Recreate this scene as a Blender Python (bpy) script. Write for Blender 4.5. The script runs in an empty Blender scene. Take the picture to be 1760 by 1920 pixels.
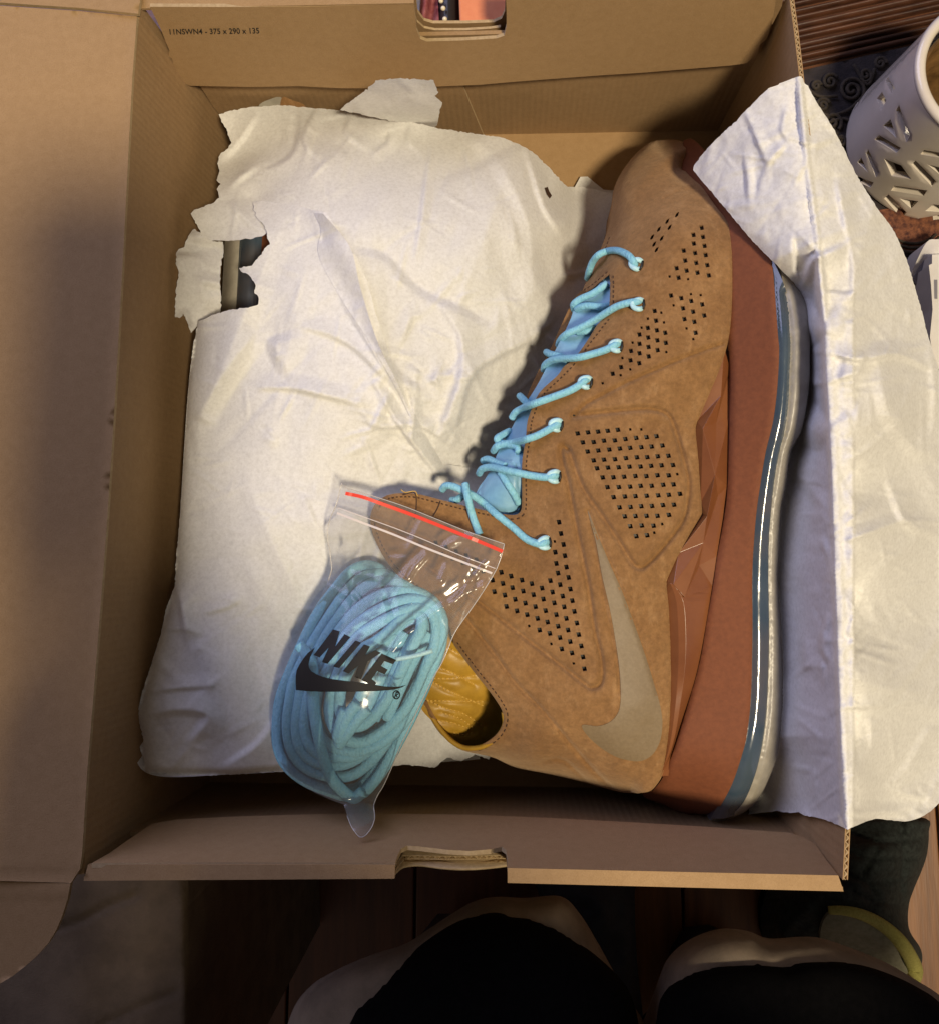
import bpy, bmesh, math, random
import numpy as np
from mathutils import Vector, Matrix
from mathutils.geometry import delaunay_2d_cdt

# ------------------------------------------------------------------ camera, world, lamps, exposure
S = bpy.context.scene
C = bpy.context.collection
CAM = np.array([0.166358, 0.122320, 0.523623])          # metres
CA, CB, CC = 0.16964628, 0.0458353802, 0.00335227351
FPX, CX, CY = 1763.0, 880.0, 747.0                      # the photo is a crop that kept the bottom of the frame

cd = bpy.data.cameras.new('camera')
cam = bpy.data.objects.new('camera', cd); C.objects.link(cam)
cam.location = CAM; cam.rotation_euler = (CA, CB, CC)
cd.sensor_fit = 'HORIZONTAL'; cd.sensor_width = 36.0
cd.lens = 36.0 * FPX / 1760.0
cd.shift_x = 0.0
cd.shift_y = -(960.0 - CY) / 1760.0
cd.clip_start = 0.004; cd.clip_end = 60.0
S.camera = cam

wd = bpy.data.worlds.new('World'); S.world = wd; wd.use_nodes = True
bg = wd.node_tree.nodes['Background']
bg.inputs[0].default_value = (1.0, 0.86, 0.76, 1); bg.inputs[1].default_value = 0.125

def lamp(name, loc, target, power, size, color):
    l = bpy.data.lights.new(name, 'AREA'); l.shape = 'DISK'; l.size = size; l.energy = power; l.color = color
    o = bpy.data.objects.new(name, l); C.objects.link(o); o.location = loc
    d = Vector(target) - Vector(loc)
    o.rotation_euler = d.to_track_quat('-Z', 'Y').to_euler()
    return o
TGT = Vector((0.15, 0.19, 0.08))
lamp('ceiling_lamp', (0.77, -0.50, 2.13), TGT, 58.0, 0.28, (1.0, 0.85, 0.60))
lamp('cool_fill_light', TGT + Vector((-0.75, 0.85, 0.80)) * 1.5, TGT, 27.0, 1.8, (0.60, 0.62, 1.0))  # unseen cool fill, added to give the shadows their bluish light

S.view_settings.view_transform = 'Standard'; S.view_settings.look = 'None'
S.view_settings.exposure = 0.0; S.view_settings.gamma = 1.0
S.cycles.max_bounces = 10; S.cycles.transparent_max_bounces = 16
S.cycles.use_denoising = True

# ------------------------------------------------------------------ pixel <-> place (photo pixels, mm heights -> metres)
def _R(a, b, c):
    ca, sa, cb, sb, cc, sc = math.cos(a), math.sin(a), math.cos(b), math.sin(b), math.cos(c), math.sin(c)
    return (np.array([[cc, -sc, 0], [sc, cc, 0], [0, 0, 1]]) @ np.array([[cb, 0, sb], [0, 1, 0], [-sb, 0, cb]])
            @ np.array([[1, 0, 0], [0, ca, -sa], [0, sa, ca]]))
RM = _R(CA, CB, CC)
def ray(P):
    P = np.atleast_2d(np.asarray(P, float))
    d = np.c_[(P[:, 0] - CX) / FPX, (CY - P[:, 1]) / FPX, -np.ones(len(P))]
    return d @ RM.T
def at(P, z):
    """points of the place at height z (mm) seen at photo pixels P"""
    d = ray(P); z = np.broadcast_to(np.asarray(z, float), (len(d),)) / 1000.0
    t = (z - CAM[2]) / d[:, 2]
    return CAM + d * t[:, None]
def atp(P, q, n):
    """points seen at photo pixels P on the plane through q with normal n"""
    d = ray(P); q = np.asarray(q, float); n = np.asarray(n, float)
    t = ((q - CAM) @ n) / (d @ n)
    return CAM + d * t[:, None]
def A1(x, y, z): return Vector(at([(x, y)], z)[0])

# ------------------------------------------------------------------ 2-D helpers
def inside(P, poly):
    P = np.asarray(P, float); poly = np.asarray(poly, float)
    r = np.zeros(len(P), bool); x, y = P[:, 0], P[:, 1]
    n = len(poly); j = n - 1
    for i in range(n):
        xi, yi = poly[i]; xj, yj = poly[j]
        if yi != yj:
            c = ((yi > y) != (yj > y)) & (x < (xj - xi) * (y - yi) / (yj - yi) + xi)
            r ^= c
        j = i
    return r
def pdist(P, pl):
    P = np.asarray(P, float); pl = np.asarray(pl, float); best = np.full(len(P), 1e9)
    for a, b in zip(pl[:-1], pl[1:]):
        ab = b - a; L = ab @ ab
        t = np.clip(((P - a) @ ab) / (L if L > 0 else 1), 0, 1)
        q = P - a - t[:, None] * ab
        best = np.minimum(best, np.hypot(q[:, 0], q[:, 1]))
    return best
def closed(pl): return list(pl) + [pl[0]]
def catmull(pts, n=None, step=None, loop=False):
    p = np.asarray(pts, float)
    if loop: q = np.vstack([p[-1], p, p[0], p[1]])
    else: q = np.vstack([2 * p[0] - p[1], p, 2 * p[-1] - p[-2]])
    out = []
    for i in range(1, len(q) - 2):
        a, b, c, d = q[i - 1], q[i], q[i + 1], q[i + 2]
        k = n or max(1, int(round(np.linalg.norm((c - b)[:2] if step else c - b) / step)))
        t = (np.arange(k) / k)[:, None]
        out.append(0.5 * (2 * b + (c - a) * t + (2 * a - 5 * b + 4 * c - d) * t**2 + (3 * b - a - 3 * c + d) * t**3))
    if not loop: out.append(p[-1:])
    return np.vstack(out)
def resample(poly, step):
    p = np.asarray(poly, float); out = []
    for a, b in zip(p, np.roll(p, -1, 0)):
        k = max(1, int(round(np.linalg.norm(b - a) / step)))
        out.append(a + (b - a) * (np.arange(k) / k)[:, None])
    return np.vstack(out)
class TPS:
    def __init__(s, pts, lam=1e-3):
        p = np.asarray(pts, float); s.c = p[:, :2] / 500.0; z = p[:, 2]; n = len(p)
        K = s.k(np.linalg.norm(s.c[:, None] - s.c[None], axis=2)) + lam * np.eye(n)
        Q = np.c_[np.ones(n), s.c]; M = np.block([[K, Q], [Q.T, np.zeros((3, 3))]])
        s.w = np.linalg.solve(M, np.r_[z, 0, 0, 0])
    @staticmethod
    def k(r): return np.where(r > 0, r * r * np.log(np.maximum(r, 1e-12)), 0.0)
    def __call__(s, P):
        q = np.asarray(P, float) / 500.0; out = np.zeros(len(q))
        for i in range(len(s.c)): out += s.w[i] * s.k(np.hypot(q[:, 0] - s.c[i, 0], q[:, 1] - s.c[i, 1]))
        n = len(s.c); return out + s.w[n] + q @ s.w[n + 1:]
def vnoise(P, scale, seed):
    rng = np.random.RandomState(seed); T = rng.rand(64, 64)
    q = np.asarray(P, float) / scale; i = np.floor(q).astype(int); f = q - i; f = f * f * (3 - 2 * f)
    g = lambda a, b: T[(i[:, 0] + a) % 64, (i[:, 1] + b) % 64]
    return ((g(0, 0) * (1 - f[:, 0]) + g(1, 0) * f[:, 0]) * (1 - f[:, 1]) + (g(0, 1) * (1 - f[:, 0]) + g(1, 1) * f[:, 0]) * f[:, 1]) * 2 - 1
def creases(P, n, box, amp, w, L, seed, ang=None):
    rng = np.random.RandomState(seed); P = np.asarray(P, float); z = np.zeros(len(P))
    for _ in range(n):
        c = np.array([rng.uniform(box[0], box[2]), rng.uniform(box[1], box[3])])
        a = rng.uniform(0, math.pi) if ang is None else rng.normal(ang[0], ang[1])
        ww = rng.uniform(*w); LL = rng.uniform(*L); am = amp * rng.uniform(0.25, 1) * rng.choice([1, 1, -0.6]); sk = rng.uniform(0.35, 1.6)
        d = P - c; u = d[:, 0] * math.cos(a) + d[:, 1] * math.sin(a); v = -d[:, 0] * math.sin(a) + d[:, 1] * math.cos(a)
        v = v + 0.12 * LL * np.sin(u / LL * 2.1) * rng.uniform(-1, 1)
        prof = np.where(v > 0, np.maximum(0, 1 - v / ww), np.maximum(0, 1 + v / (ww * sk)))
        z += am * prof * np.maximum(0, 1 - (u / LL)**2)**1.5
    return z
def roll(P, pl, R, drop):
    d = np.minimum(pdist(P, pl) / R, 1.0)
    return -drop * (1 - np.sqrt(np.maximum(0, 1 - (1 - d)**2)))
def pfold(P, pl, w, a, skew=2.6):
    """a paper crease: sharp ridge, steep on one side, long on the other, dying out at both ends"""
    P = np.asarray(P, float); pl = np.asarray(pl, float); best = np.full(len(P), 1e9); sd = np.zeros(len(P)); tt = np.zeros(len(P))
    L = np.r_[0, np.cumsum(np.linalg.norm(np.diff(pl, axis=0), axis=1))]
    for k, (p, q) in enumerate(zip(pl[:-1], pl[1:])):
        v = q - p; l = v @ v
        if l == 0: continue
        t = np.clip(((P - p) @ v) / l, 0, 1); r = P - p - t[:, None] * v; d = np.hypot(r[:, 0], r[:, 1]); m = d < best
        best[m] = d[m]; sd[m] = np.sign(v[0] * r[m, 1] - v[1] * r[m, 0]); tt[m] = (L[k] + t[m] * math.sqrt(l)) / L[-1]
    ww = np.where(sd > 0, w * 0.75, w * skew)
    return a * np.maximum(0, 1 - best / ww)**1.15 * np.sqrt(np.clip(np.sin(np.pi * np.clip(tt, 0.0, 1.0)), 0, 1) + 0.02)
def groove(P, pl, w, depth):
    d = pdist(P, pl) / w
    return -depth * np.exp(-d * d)

# ------------------------------------------------------------------ meshes
def tag(o, label=None, cat=None, group=None, kind=None):
    if label: o['label'] = label
    if cat: o['category'] = cat
    if group: o['group'] = group
    if kind: o['kind'] = kind
    return o
def empty(name, loc, label=None, cat=None, group=None):
    o = bpy.data.objects.new(name, None); C.objects.link(o); o.location = loc; o.empty_display_size = 0.02
    return tag(o, label, cat, group)
def link(name, V, F, mat, parent=None, smooth=None):
    m = bpy.data.meshes.new(name)
    m.from_pydata([tuple(map(float, v)) for v in V], [], [tuple(map(int, f)) for f in F])
    mats = mat if isinstance(mat, (list, tuple)) else [mat]
    for k in mats: m.materials.append(k)
    if smooth is not None:
        m.polygons.foreach_set('use_smooth', np.broadcast_to(np.asarray(smooth, bool), (len(F),)).copy())
    m.update()
    o = bpy.data.objects.new(name, m); C.objects.link(o)
    if parent is not None:
        o.parent = parent
        o.matrix_parent_inverse = Matrix.Translation(-parent.location) if parent.parent is None else Matrix.Identity(4)
    return o
def cdt(outline, holes=(), step=6.0, jitter=0.25, seed=1, grade=None):
    outline = np.asarray(outline, float)
    lo, hi = outline.min(0), outline.max(0)
    gx = np.arange(lo[0], hi[0] + step, step); gy = np.arange(lo[1], hi[1] + step * .87, step * .87)
    X, Y = np.meshgrid(gx, gy); X = X + (np.arange(len(gy)) % 2)[:, None] * step * .5
    G = np.c_[X.ravel(), Y.ravel()]
    G = G + np.random.RandomState(seed).uniform(-jitter, jitter, G.shape) * step * 0.5
    G = G[inside(G, outline)]
    keep = pdist(G, closed(outline)) > step * 0.5
    for h in holes:
        hh = np.asarray(h, float); b0, b1 = hh.min(0) - step, hh.max(0) + step
        m = np.all((G > b0) & (G < b1), axis=1); idx = np.where(m)[0]
        if len(idx):
            q = G[idx]; keep[idx] &= ~inside(q, hh) & (pdist(q, closed(hh)) > step * 0.35)
    G = G[keep]
    pts = [outline] + [np.asarray(h, float) for h in holes] + [G]
    edges = []; n = 0
    for p in pts[:-1]:
        k = len(p); edges += [(n + i, n + (i + 1) % k) for i in range(k)]; n += k
    P = np.vstack(pts)
    r = delaunay_2d_cdt([Vector(p) for p in P], edges, [], 0, 1e-4, False)
    V = np.array([tuple(v) for v in r[0]]); T = np.array(r[2], int)
    cen = V[T].mean(1); ok = inside(cen, outline)
    for h in holes:
        hh = np.asarray(h, float); b0, b1 = hh.min(0), hh.max(0)
        idx = np.where(np.all((cen >= b0) & (cen <= b1), axis=1))[0]
        if len(idx): ok[idx] &= ~inside(cen[idx], hh)
    T = T[ok]
    a = V[T]; s = (a[:, 1, 0] - a[:, 0, 0]) * (a[:, 2, 1] - a[:, 0, 1]) - (a[:, 1, 1] - a[:, 0, 1]) * (a[:, 2, 0] - a[:, 0, 0])
    T[s < 0] = T[s < 0][:, ::-1]
    return V, T
def border(T):
    e = np.vstack([T[:, [0, 1]], T[:, [1, 2]], T[:, [2, 0]]])
    key = np.sort(e, 1); k = key[:, 0].astype(np.int64) * 10_000_000 + key[:, 1]
    u, inv, cnt = np.unique(k, return_inverse=True, return_counts=True)
    return e[cnt[inv] == 1]
def solid(name, V2, T, top, bottom, mat, parent=None, flip=True, sidemat=0, soft=True):
    """a sheet with its own thickness: top and bottom are arrays of 3-D points over the same triangulation"""
    n = len(top); F = T[:, ::-1] if flip else T
    if bottom is None:
        return link(name, top, F, mat, parent, True)
    B = border(F)
    V = np.vstack([top, bottom, top[B[:, 0]], top[B[:, 1]], bottom[B[:, 0]], bottom[B[:, 1]]])
    k = len(B); i = np.arange(k)
    sides = np.c_[2 * n + k + i, 2 * n + i, 2 * n + 2 * k + i, 2 * n + 3 * k + i]
    faces = [tuple(f) for f in F] + [tuple(f) for f in (F[:, ::-1] + n)] + [tuple(f) for f in sides]
    sm = np.r_[np.full(len(F), soft), np.full(len(F), soft), np.zeros(k, bool)]
    o = link(name, V, faces, mat, parent, sm)
    if sidemat:
        mi = np.r_[np.zeros(2 * len(F), int), np.full(k, sidemat, int)]
        o.data.polygons.foreach_set('material_index', mi.astype(np.int32))
    return o
def patch(name, outline, zf, mat, parent=None, step=6.0, holes=(), thick=None, smooth=True, jag=0.0, seed=1, floor_z=None, lean=None):
    """a relief sheet: outline in photo pixels, zf(P) its real height in mm; thick (mm) gives it a body below"""
    o = catmull(outline, step=step, loop=True) if smooth else resample(outline, step)
    if jag:
        rng = np.random.RandomState(seed)
        o = o + rng.normal(0, jag, o.shape)
    V, T = cdt(o, holes, step, seed=seed)
    z = zf(V) if callable(zf) else np.full(len(V), float(zf))
    top = at(V, z)
    bot = None
    if thick is not None:
        bot = top.copy()
        if floor_z is not None: bot[:, 2] = np.minimum(floor_z / 1000.0, top[:, 2] - 0.0005)
        else: bot[:, 2] -= thick / 1000.0
        if lean is not None: bot[:, :2] += np.asarray(lean) / 1000.0
    ob = solid(name, V, T, top, bot, mat, parent)
    return ob
def tube_geo(pts, r, seg=8, loop=False, squash=1.0):
    p = np.asarray(pts, float); n = len(p)
    t = np.gradient(p, axis=0) if not loop else (np.roll(p, -1, 0) - np.roll(p, 1, 0))
    t /= np.maximum(np.linalg.norm(t, axis=1), 1e-9)[:, None]
    up = np.array([0, 0, 1.0]); s = np.cross(t, up); ln = np.linalg.norm(s, axis=1)
    s[ln < 1e-3] = [1, 0, 0]; s /= np.linalg.norm(s, axis=1)[:, None]; u = np.cross(s, t)
    a = np.arange(seg) / seg * 2 * math.pi
    r = np.broadcast_to(np.asarray(r, float), (n,))
    V = (p[:, None] + r[:, None, None] * (np.cos(a)[None, :, None] * s[:, None] + squash * np.sin(a)[None, :, None] * u[:, None])).reshape(-1, 3)
    F = []
    for i in range(n if loop else n - 1):
        j = (i + 1) % n
        for k in range(seg):
            m = (k + 1) % seg
            F.append((i * seg + k, i * seg + m, j * seg + m, j * seg + k))
    if not loop:
        F.append(tuple(range(seg))[::-1]); F.append(tuple((n - 1) * seg + k for k in range(seg)))
    return V, F
class MB:
    def __init__(s): s.V = []; s.F = []; s.n = 0
    def add(s, V, F):
        V = np.asarray(V, float); s.V.append(V); s.F += [tuple(int(i) + s.n for i in f) for f in F]; s.n += len(V); return s
    def tube(s, pts, r, seg=8, loop=False, squash=1.0): return s.add(*tube_geo(pts, r, seg, loop, squash))
    def box(s, lo, hi):
        x0, y0, z0 = lo; x1, y1, z1 = hi
        V = [(x0, y0, z0), (x1, y0, z0), (x1, y1, z0), (x0, y1, z0), (x0, y0, z1), (x1, y0, z1), (x1, y1, z1), (x0, y1, z1)]
        return s.add(V, [(0, 3, 2, 1), (4, 5, 6, 7), (0, 1, 5, 4), (1, 2, 6, 5), (2, 3, 7, 6), (3, 0, 4, 7)])
    def build(s, name, mat, parent=None, smooth=True, bevel=0):
        o = link(name, np.vstack(s.V), s.F, mat, parent, smooth)
        if bevel:
            b = o.modifiers.new('bevel', 'BEVEL'); b.width = bevel; b.segments = 2; b.limit_method = 'ANGLE'
        return o
def ppath(pts, step=None, n=6):
    """px,py,z control points -> smooth 3-D path in metres"""
    q = catmull(pts, n=n)
    return at(q[:, :2], q[:, 2])

# ------------------------------------------------------------------ materials
def mat(name, col, rough=0.8, **kw):
    m = bpy.data.materials.new(name); m.use_nodes = True
    nt = m.node_tree; b = nt.nodes['Principled BSDF']
    b.inputs['Base Color'].default_value = (*col, 1); b.inputs['Roughness'].default_value = rough
    for k, v in kw.items():
        if k in b.inputs: b.inputs[k].default_value = v
    return m
def nodes(m): return m.node_tree, m.node_tree.nodes['Principled BSDF']
def noise_node(nt, scale, detail=4, rough=0.6, stretch=None, coord=None):
    n = nt.nodes.new('ShaderNodeTexNoise'); n.inputs['Scale'].default_value = scale; n.inputs['Detail'].default_value = detail
    n.inputs['Roughness'].default_value = rough
    tc = nt.nodes.new('ShaderNodeTexCoord'); src = tc.outputs['Object']
    if stretch:
        mp = nt.nodes.new('ShaderNodeMapping'); mp.inputs['Scale'].default_value = stretch
        nt.links.new(src, mp.inputs[0]); src = mp.outputs[0]
    nt.links.new(src, n.inputs['Vector'])
    return n.outputs['Fac']
def ramp(nt, fac, stops):
    r = nt.nodes.new('ShaderNodeValToRGB'); nt.links.new(fac, r.inputs[0])
    e = r.color_ramp.elements
    while len(e) < len(stops): e.new(0.5)
    for k, (p, c) in enumerate(stops): e[k].position = p; e[k].color = (*c, 1)
    return r.outputs[0]
def mixc(nt, a, b, fac, mode='MIX'):
    x = nt.nodes.new('ShaderNodeMix'); x.data_type = 'RGBA'; x.blend_type = mode
    def put(i, v):
        if isinstance(v, tuple): x.inputs[i].default_value = (*v, 1) if len(v) == 3 else v
        else: nt.links.new(v, x.inputs[i])
    put(6, a); put(7, b)
    if isinstance(fac, float): x.inputs[0].default_value = fac
    else: nt.links.new(fac, x.inputs[0])
    return x.outputs[2]
def bump(m, fac, strength, dist, prev=None):
    nt, b = nodes(m); n = nt.nodes.new('ShaderNodeBump'); n.inputs['Strength'].default_value = strength
    n.inputs['Distance'].default_value = dist; nt.links.new(fac, n.inputs['Height'])
    if prev is not None: nt.links.new(prev, n.inputs['Normal'])
    nt.links.new(n.outputs[0], b.inputs['Normal']); return n.outputs[0]
def mottled(name, c0, c1, scale, rough=0.85, bs=0.25, bd=0.0006, bscale=None, detail=6, stretch=None, lo=0.35, hi=0.65, **kw):
    m = mat(name, c0, rough, **kw); nt, b = nodes(m)
    f = noise_node(nt, scale, detail, 0.65, stretch)
    nt.links.new(ramp(nt, f, [(lo, c0), (hi, c1)]), b.inputs['Base Color'])
    if name.startswith('kraft'):
        c = b.inputs['Base Color'].links[0].from_socket
        fl = ramp(nt, noise_node(nt, 2600, 3, 0.8), [(0.34, (0.80, 0.78, 0.75)), (0.5, (1, 1, 1)), (0.70, (1.10, 1.10, 1.10))])
        nt.links.new(mixc(nt, c, fl, 0.8, 'MULTIPLY'), b.inputs['Base Color'])
    if bs: bump(m, noise_node(nt, bscale or scale * 4, 4, 0.6, stretch), bs, bd)
    return m

M = {}
M['card'] = mottled('kraft_cardboard', (0.315, 0.196, 0.090), (0.345, 0.218, 0.104), 260, 0.9, 0.35, 0.0004, 1500)
def flute(m, axis, pitch):
    nt, b = nodes(m)
    w = nt.nodes.new('ShaderNodeTexWave'); w.wave_type = 'BANDS'; w.bands_direction = axis; w.inputs['Scale'].default_value = pitch
    w.inputs['Distortion'].default_value = 0.6; w.inputs['Detail'].default_value = 1
    tc = nt.nodes.new('ShaderNodeTexCoord'); nt.links.new(tc.outputs['Object'], w.inputs['Vector'])
    prev = b.inputs['Normal'].links[0].from_socket if b.inputs['Normal'].links else None
    bump(m, w.outputs['Fac'], 0.16, 0.0005, prev)
M['cardx'] = mottled('kraft_cardboard_fluted', (0.295, 0.183, 0.084), (0.33, 0.208, 0.10), 260, 0.9, 0.35, 0.0004, 1500); flute(M['cardx'], 'X', 95)
M['cardy'] = mottled('kraft_cardboard_fluted', (0.295, 0.183, 0.084), (0.33, 0.208, 0.10), 260, 0.9, 0.35, 0.0004, 1500); flute(M['cardy'], 'Y', 95)
M['cutcard'] = mottled('cut_cardboard_edge', (0.36, 0.255, 0.135), (0.46, 0.34, 0.19), 500, 0.95, 0.3, 0.0004)
M['print'] = mat('black_print', (0.006, 0.005, 0.005), 0.7)
def tissue():
    m = mat('tissue_paper', (0.80, 0.785, 0.75), 0.75); nt, b = nodes(m)
    f = noise_node(nt, 560, 5, 0.75)
    col = ramp(nt, f, [(0.32, (0.70, 0.693, 0.675)), (0.5, (0.81, 0.805, 0.79)), (0.68, (0.90, 0.897, 0.885))])
    nt.links.new(col, b.inputs['Base Color'])
    bump(m, f, 0.10, 0.0002)
    
    tr = nt.nodes.new('ShaderNodeBsdfTranslucent'); tr.inputs[0].default_value = (0.80, 0.76, 0.70, 1)
    mx = nt.nodes.new('ShaderNodeMixShader'); mx.inputs[0].default_value = 0.22
    out = nt.nodes['Material Output']
    nt.links.new(b.outputs[0], mx.inputs[1]); nt.links.new(tr.outputs[0], mx.inputs[2]); nt.links.new(mx.outputs[0], out.inputs[0])
    return m
M['tissue'] = tissue()
def suede():
    m = mat('tan_suede', (0.35, 0.17, 0.06), 0.95); nt, b = nodes(m)
    b.inputs['Sheen Weight'].default_value = 0.35; b.inputs['Sheen Roughness'].default_value = 0.5
    b.inputs['Sheen Tint'].default_value = (1, 0.75, 0.5, 1); b.inputs['Specular IOR Level'].default_value = 0.15
    f1 = noise_node(nt, 55, 5, 0.7); f2 = noise_node(nt, 420, 6, 0.75); f3 = noise_node(nt, 150, 5, 0.7, (1, 0.5, 1))
    c = ramp(nt, f1, [(0.3, (0.21, 0.107, 0.042)), (0.5, (0.255, 0.135, 0.054)), (0.72, (0.31, 0.172, 0.074))])
    c = mixc(nt, c, ramp(nt, f2, [(0.35, (0.50, 0.50, 0.50)), (0.65, (1.08, 1.08, 1.08))]), 0.55, 'MULTIPLY')
    c = mixc(nt, c, ramp(nt, f3, [(0.55, (0.0, 0.0, 0.0)), (0.75, (0.16, 0.11, 0.06))]), 0.55, 'ADD')
    nt.links.new(c, b.inputs['Base Color'])
    p = bump(m, f2, 0.5, 0.0005); bump(m, noise_node(nt, 1600, 3, 0.7), 0.35, 0.0002, p)
    return m
M['suede'] = suede()
M['suededge'] = mottled('cut_suede_edge', (0.24, 0.12, 0.05), (0.34, 0.18, 0.08), 400, 0.95)
M['mesh'] = mat('dark_lining_mesh', (0.012, 0.011, 0.010), 0.55)
M['foam'] = mottled('russet_midsole_foam', (0.138, 0.039, 0.0115), (0.172, 0.050, 0.0155), 420, 0.8, 0.25, 0.0002, 1400)
M['tpu'] = mottled('translucent_orange_support', (0.165, 0.056, 0.020), (0.215, 0.080, 0.029), 30, 0.30, 0.0, **{'Coat Weight': 0.3, 'Coat Roughness': 0.25})
M['swoosh'] = mottled('taupe_rubber_print', (0.172, 0.123, 0.069), (0.205, 0.149, 0.086), 700, 0.6, 0.2, 0.0001)
M['outsole'] = mottled('milky_grey_rubber', (0.24, 0.22, 0.18), (0.31, 0.285, 0.235), 160, 0.45, 0.12, 0.0003, 600, **{'Coat Weight': 0.15, 'Coat Roughness': 0.25})
def airm():
    m = mat('clear_blue_air_unit', (0.05, 0.085, 0.12), 0.2); nt, b = nodes(m)
    b.inputs['Coat Weight'].default_value = 0.8; b.inputs['Coat Roughness'].default_value = 0.09
    f = noise_node(nt, 22, 3, 0.5, (0.3, 1, 1))
    nt.links.new(ramp(nt, f, [(0.3, (0.085, 0.075, 0.078)), (0.5, (0.035, 0.058, 0.085)), (0.7, (0.06, 0.085, 0.11))]), b.inputs['Base Color'])
    bump(m, noise_node(nt, 85, 3, 0.5, (1, 0.5, 1)), 0.35, 0.0016)
    return m
M['air'] = airm()
def lacem():
    m = mottled('sky_blue_lace_cord', (0.19, 0.48, 0.64), (0.27, 0.58, 0.72), 900, 0.8, 0.0)
    nt, b = nodes(m)
    bump(m, noise_node(nt, 950, 2, 0.5, (1, 0.55, 1)), 0.75, 0.0009)
    return m
M['lace'] = lacem()
M['loop'] = mottled('pale_blue_webbing', (0.36, 0.62, 0.72), (0.50, 0.78, 0.86), 900, 0.45, 0.4, 0.0003, 2000)
M['tongue'] = mottled('blue_tongue_leather', (0.17, 0.36, 0.52), (0.21, 0.42, 0.58), 300, 0.42, 0.15, 0.0002, 1500)
M['quilt'] = mottled('mustard_leather_lining', (0.37, 0.205, 0.022), (0.49, 0.28, 0.034), 120, 0.45, 0.2, 0.0003, 900)
M['goldthread'] = mat('yellow_thread', (0.62, 0.38, 0.07), 0.6)
M['darkthread'] = mat('dark_brown_thread', (0.05, 0.022, 0.010), 0.8)
def film():
    m = bpy.data.materials.new('clear_plastic_film'); m.use_nodes = True; nt = m.node_tree
    for n in list(nt.nodes): nt.nodes.remove(n)
    out = nt.nodes.new('ShaderNodeOutputMaterial'); t = nt.nodes.new('ShaderNodeBsdfTransparent'); t.inputs[0].default_value = (0.95, 0.95, 0.955, 1)
    g = nt.nodes.new('ShaderNodeBsdfGlossy'); g.inputs['Roughness'].default_value = 0.17; g.inputs[0].default_value = (1, 1, 1, 1)
    d = nt.nodes.new('ShaderNodeBsdfDiffuse'); d.inputs[0].default_value = (0.85, 0.83, 0.82, 1)
    fr = nt.nodes.new('ShaderNodeFresnel'); fr.inputs[0].default_value = 1.5
    bp = nt.nodes.new('ShaderNodeBump'); bp.inputs['Strength'].default_value = 0.35; bp.inputs['Distance'].default_value = 0.0012
    nt.links.new(noise_node(nt, 70, 3, 0.5), bp.inputs['Height'])
    nt.links.new(bp.outputs[0], g.inputs['Normal']); nt.links.new(bp.outputs[0], fr.inputs['Normal'])
    m1 = nt.nodes.new('ShaderNodeMixShader'); m1.inputs[0].default_value = 0.055
    nt.links.new(t.outputs[0], m1.inputs[1]); nt.links.new(d.outputs[0], m1.inputs[2])
    mm = nt.nodes.new('ShaderNodeMath'); mm.operation = 'MULTIPLY'; mm.inputs[1].default_value = 0.85; nt.links.new(fr.outputs[0], mm.inputs[0])
    m2 = nt.nodes.new('ShaderNodeMixShader'); nt.links.new(mm.outputs[0], m2.inputs[0])
    nt.links.new(m1.outputs[0], m2.inputs[1]); nt.links.new(g.outputs[0], m2.inputs[2]); nt.links.new(m2.outputs[0], out.inputs[0])
    return m
M['film'] = film()
M['red'] = mat('red_zip_strip', (0.72, 0.055, 0.03), 0.35)
M['zip'] = mat('whitish_zip_ridge', (0.62, 0.56, 0.54), 0.3)
M['filmedge'] = mat('sealed_film_edge', (0.50, 0.47, 0.44), 0.2)
M['ceramic'] = mottled('white_glazed_ceramic', (0.60, 0.535, 0.45), (0.66, 0.60, 0.52), 30, 0.22, 0.0, **{'Coat Weight': 0.6, 'Coat Roughness': 0.08})
M['amber'] = mottled('amber_glass', (0.06, 0.032, 0.012), (0.16, 0.085, 0.03), 60, 0.08, 0.0, **{'Coat Weight': 1.0})
M['wood'] = mottled('dark_red_wood', (0.05, 0.018, 0.009), (0.13, 0.05, 0.022), 25, 0.38, 0.2, 0.0006, 60, 6, (0.4, 6, 6))
M['carved'] = mottled('carved_dark_wood', (0.030, 0.012, 0.007), (0.095, 0.036, 0.017), 30, 0.42, 0.25, 0.0006, 90, 6, (0.6, 5, 5))
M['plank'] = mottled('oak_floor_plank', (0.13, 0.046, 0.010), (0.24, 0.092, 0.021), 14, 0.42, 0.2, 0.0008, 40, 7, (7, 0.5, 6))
M['plank2'] = mottled('oak_floor_plank_reddish_shaded', (0.075, 0.023, 0.009), (0.13, 0.043, 0.016), 14, 0.42, 0.2, 0.0008, 40, 7, (7, 0.5, 6))  # reddish oak, darkened in its colour to stand in for shade on the floor
M['runner'] = mottled('dark_patterned_cloth', (0.012, 0.009, 0.010), (0.035, 0.026, 0.024), 90, 0.95, 0.6, 0.001, 900)
M['cord'] = mottled('brown_lace_cord', (0.018, 0.013, 0.008), (0.045, 0.032, 0.019), 500, 0.9)
M['rug'] = mottled('red_brown_embroidery', (0.05, 0.015, 0.011), (0.20, 0.075, 0.035), 350, 0.95, 0.6, 0.001, 900)
M['blackcloth'] = mottled('black_cotton', (0.0014, 0.0013, 0.0015), (0.0030, 0.0027, 0.0030), 300, 1.0, 0.4, 0.0005, 1800, **{'Specular IOR Level': 0.12})
M['beige'] = mottled('beige_cotton', (0.19, 0.15, 0.112), (0.27, 0.212, 0.16), 60, 0.95, 0.4, 0.0006, 1500)
M['skin'] = mat('skin_and_clothes', (0.42, 0.24, 0.16), 0.6)
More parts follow.
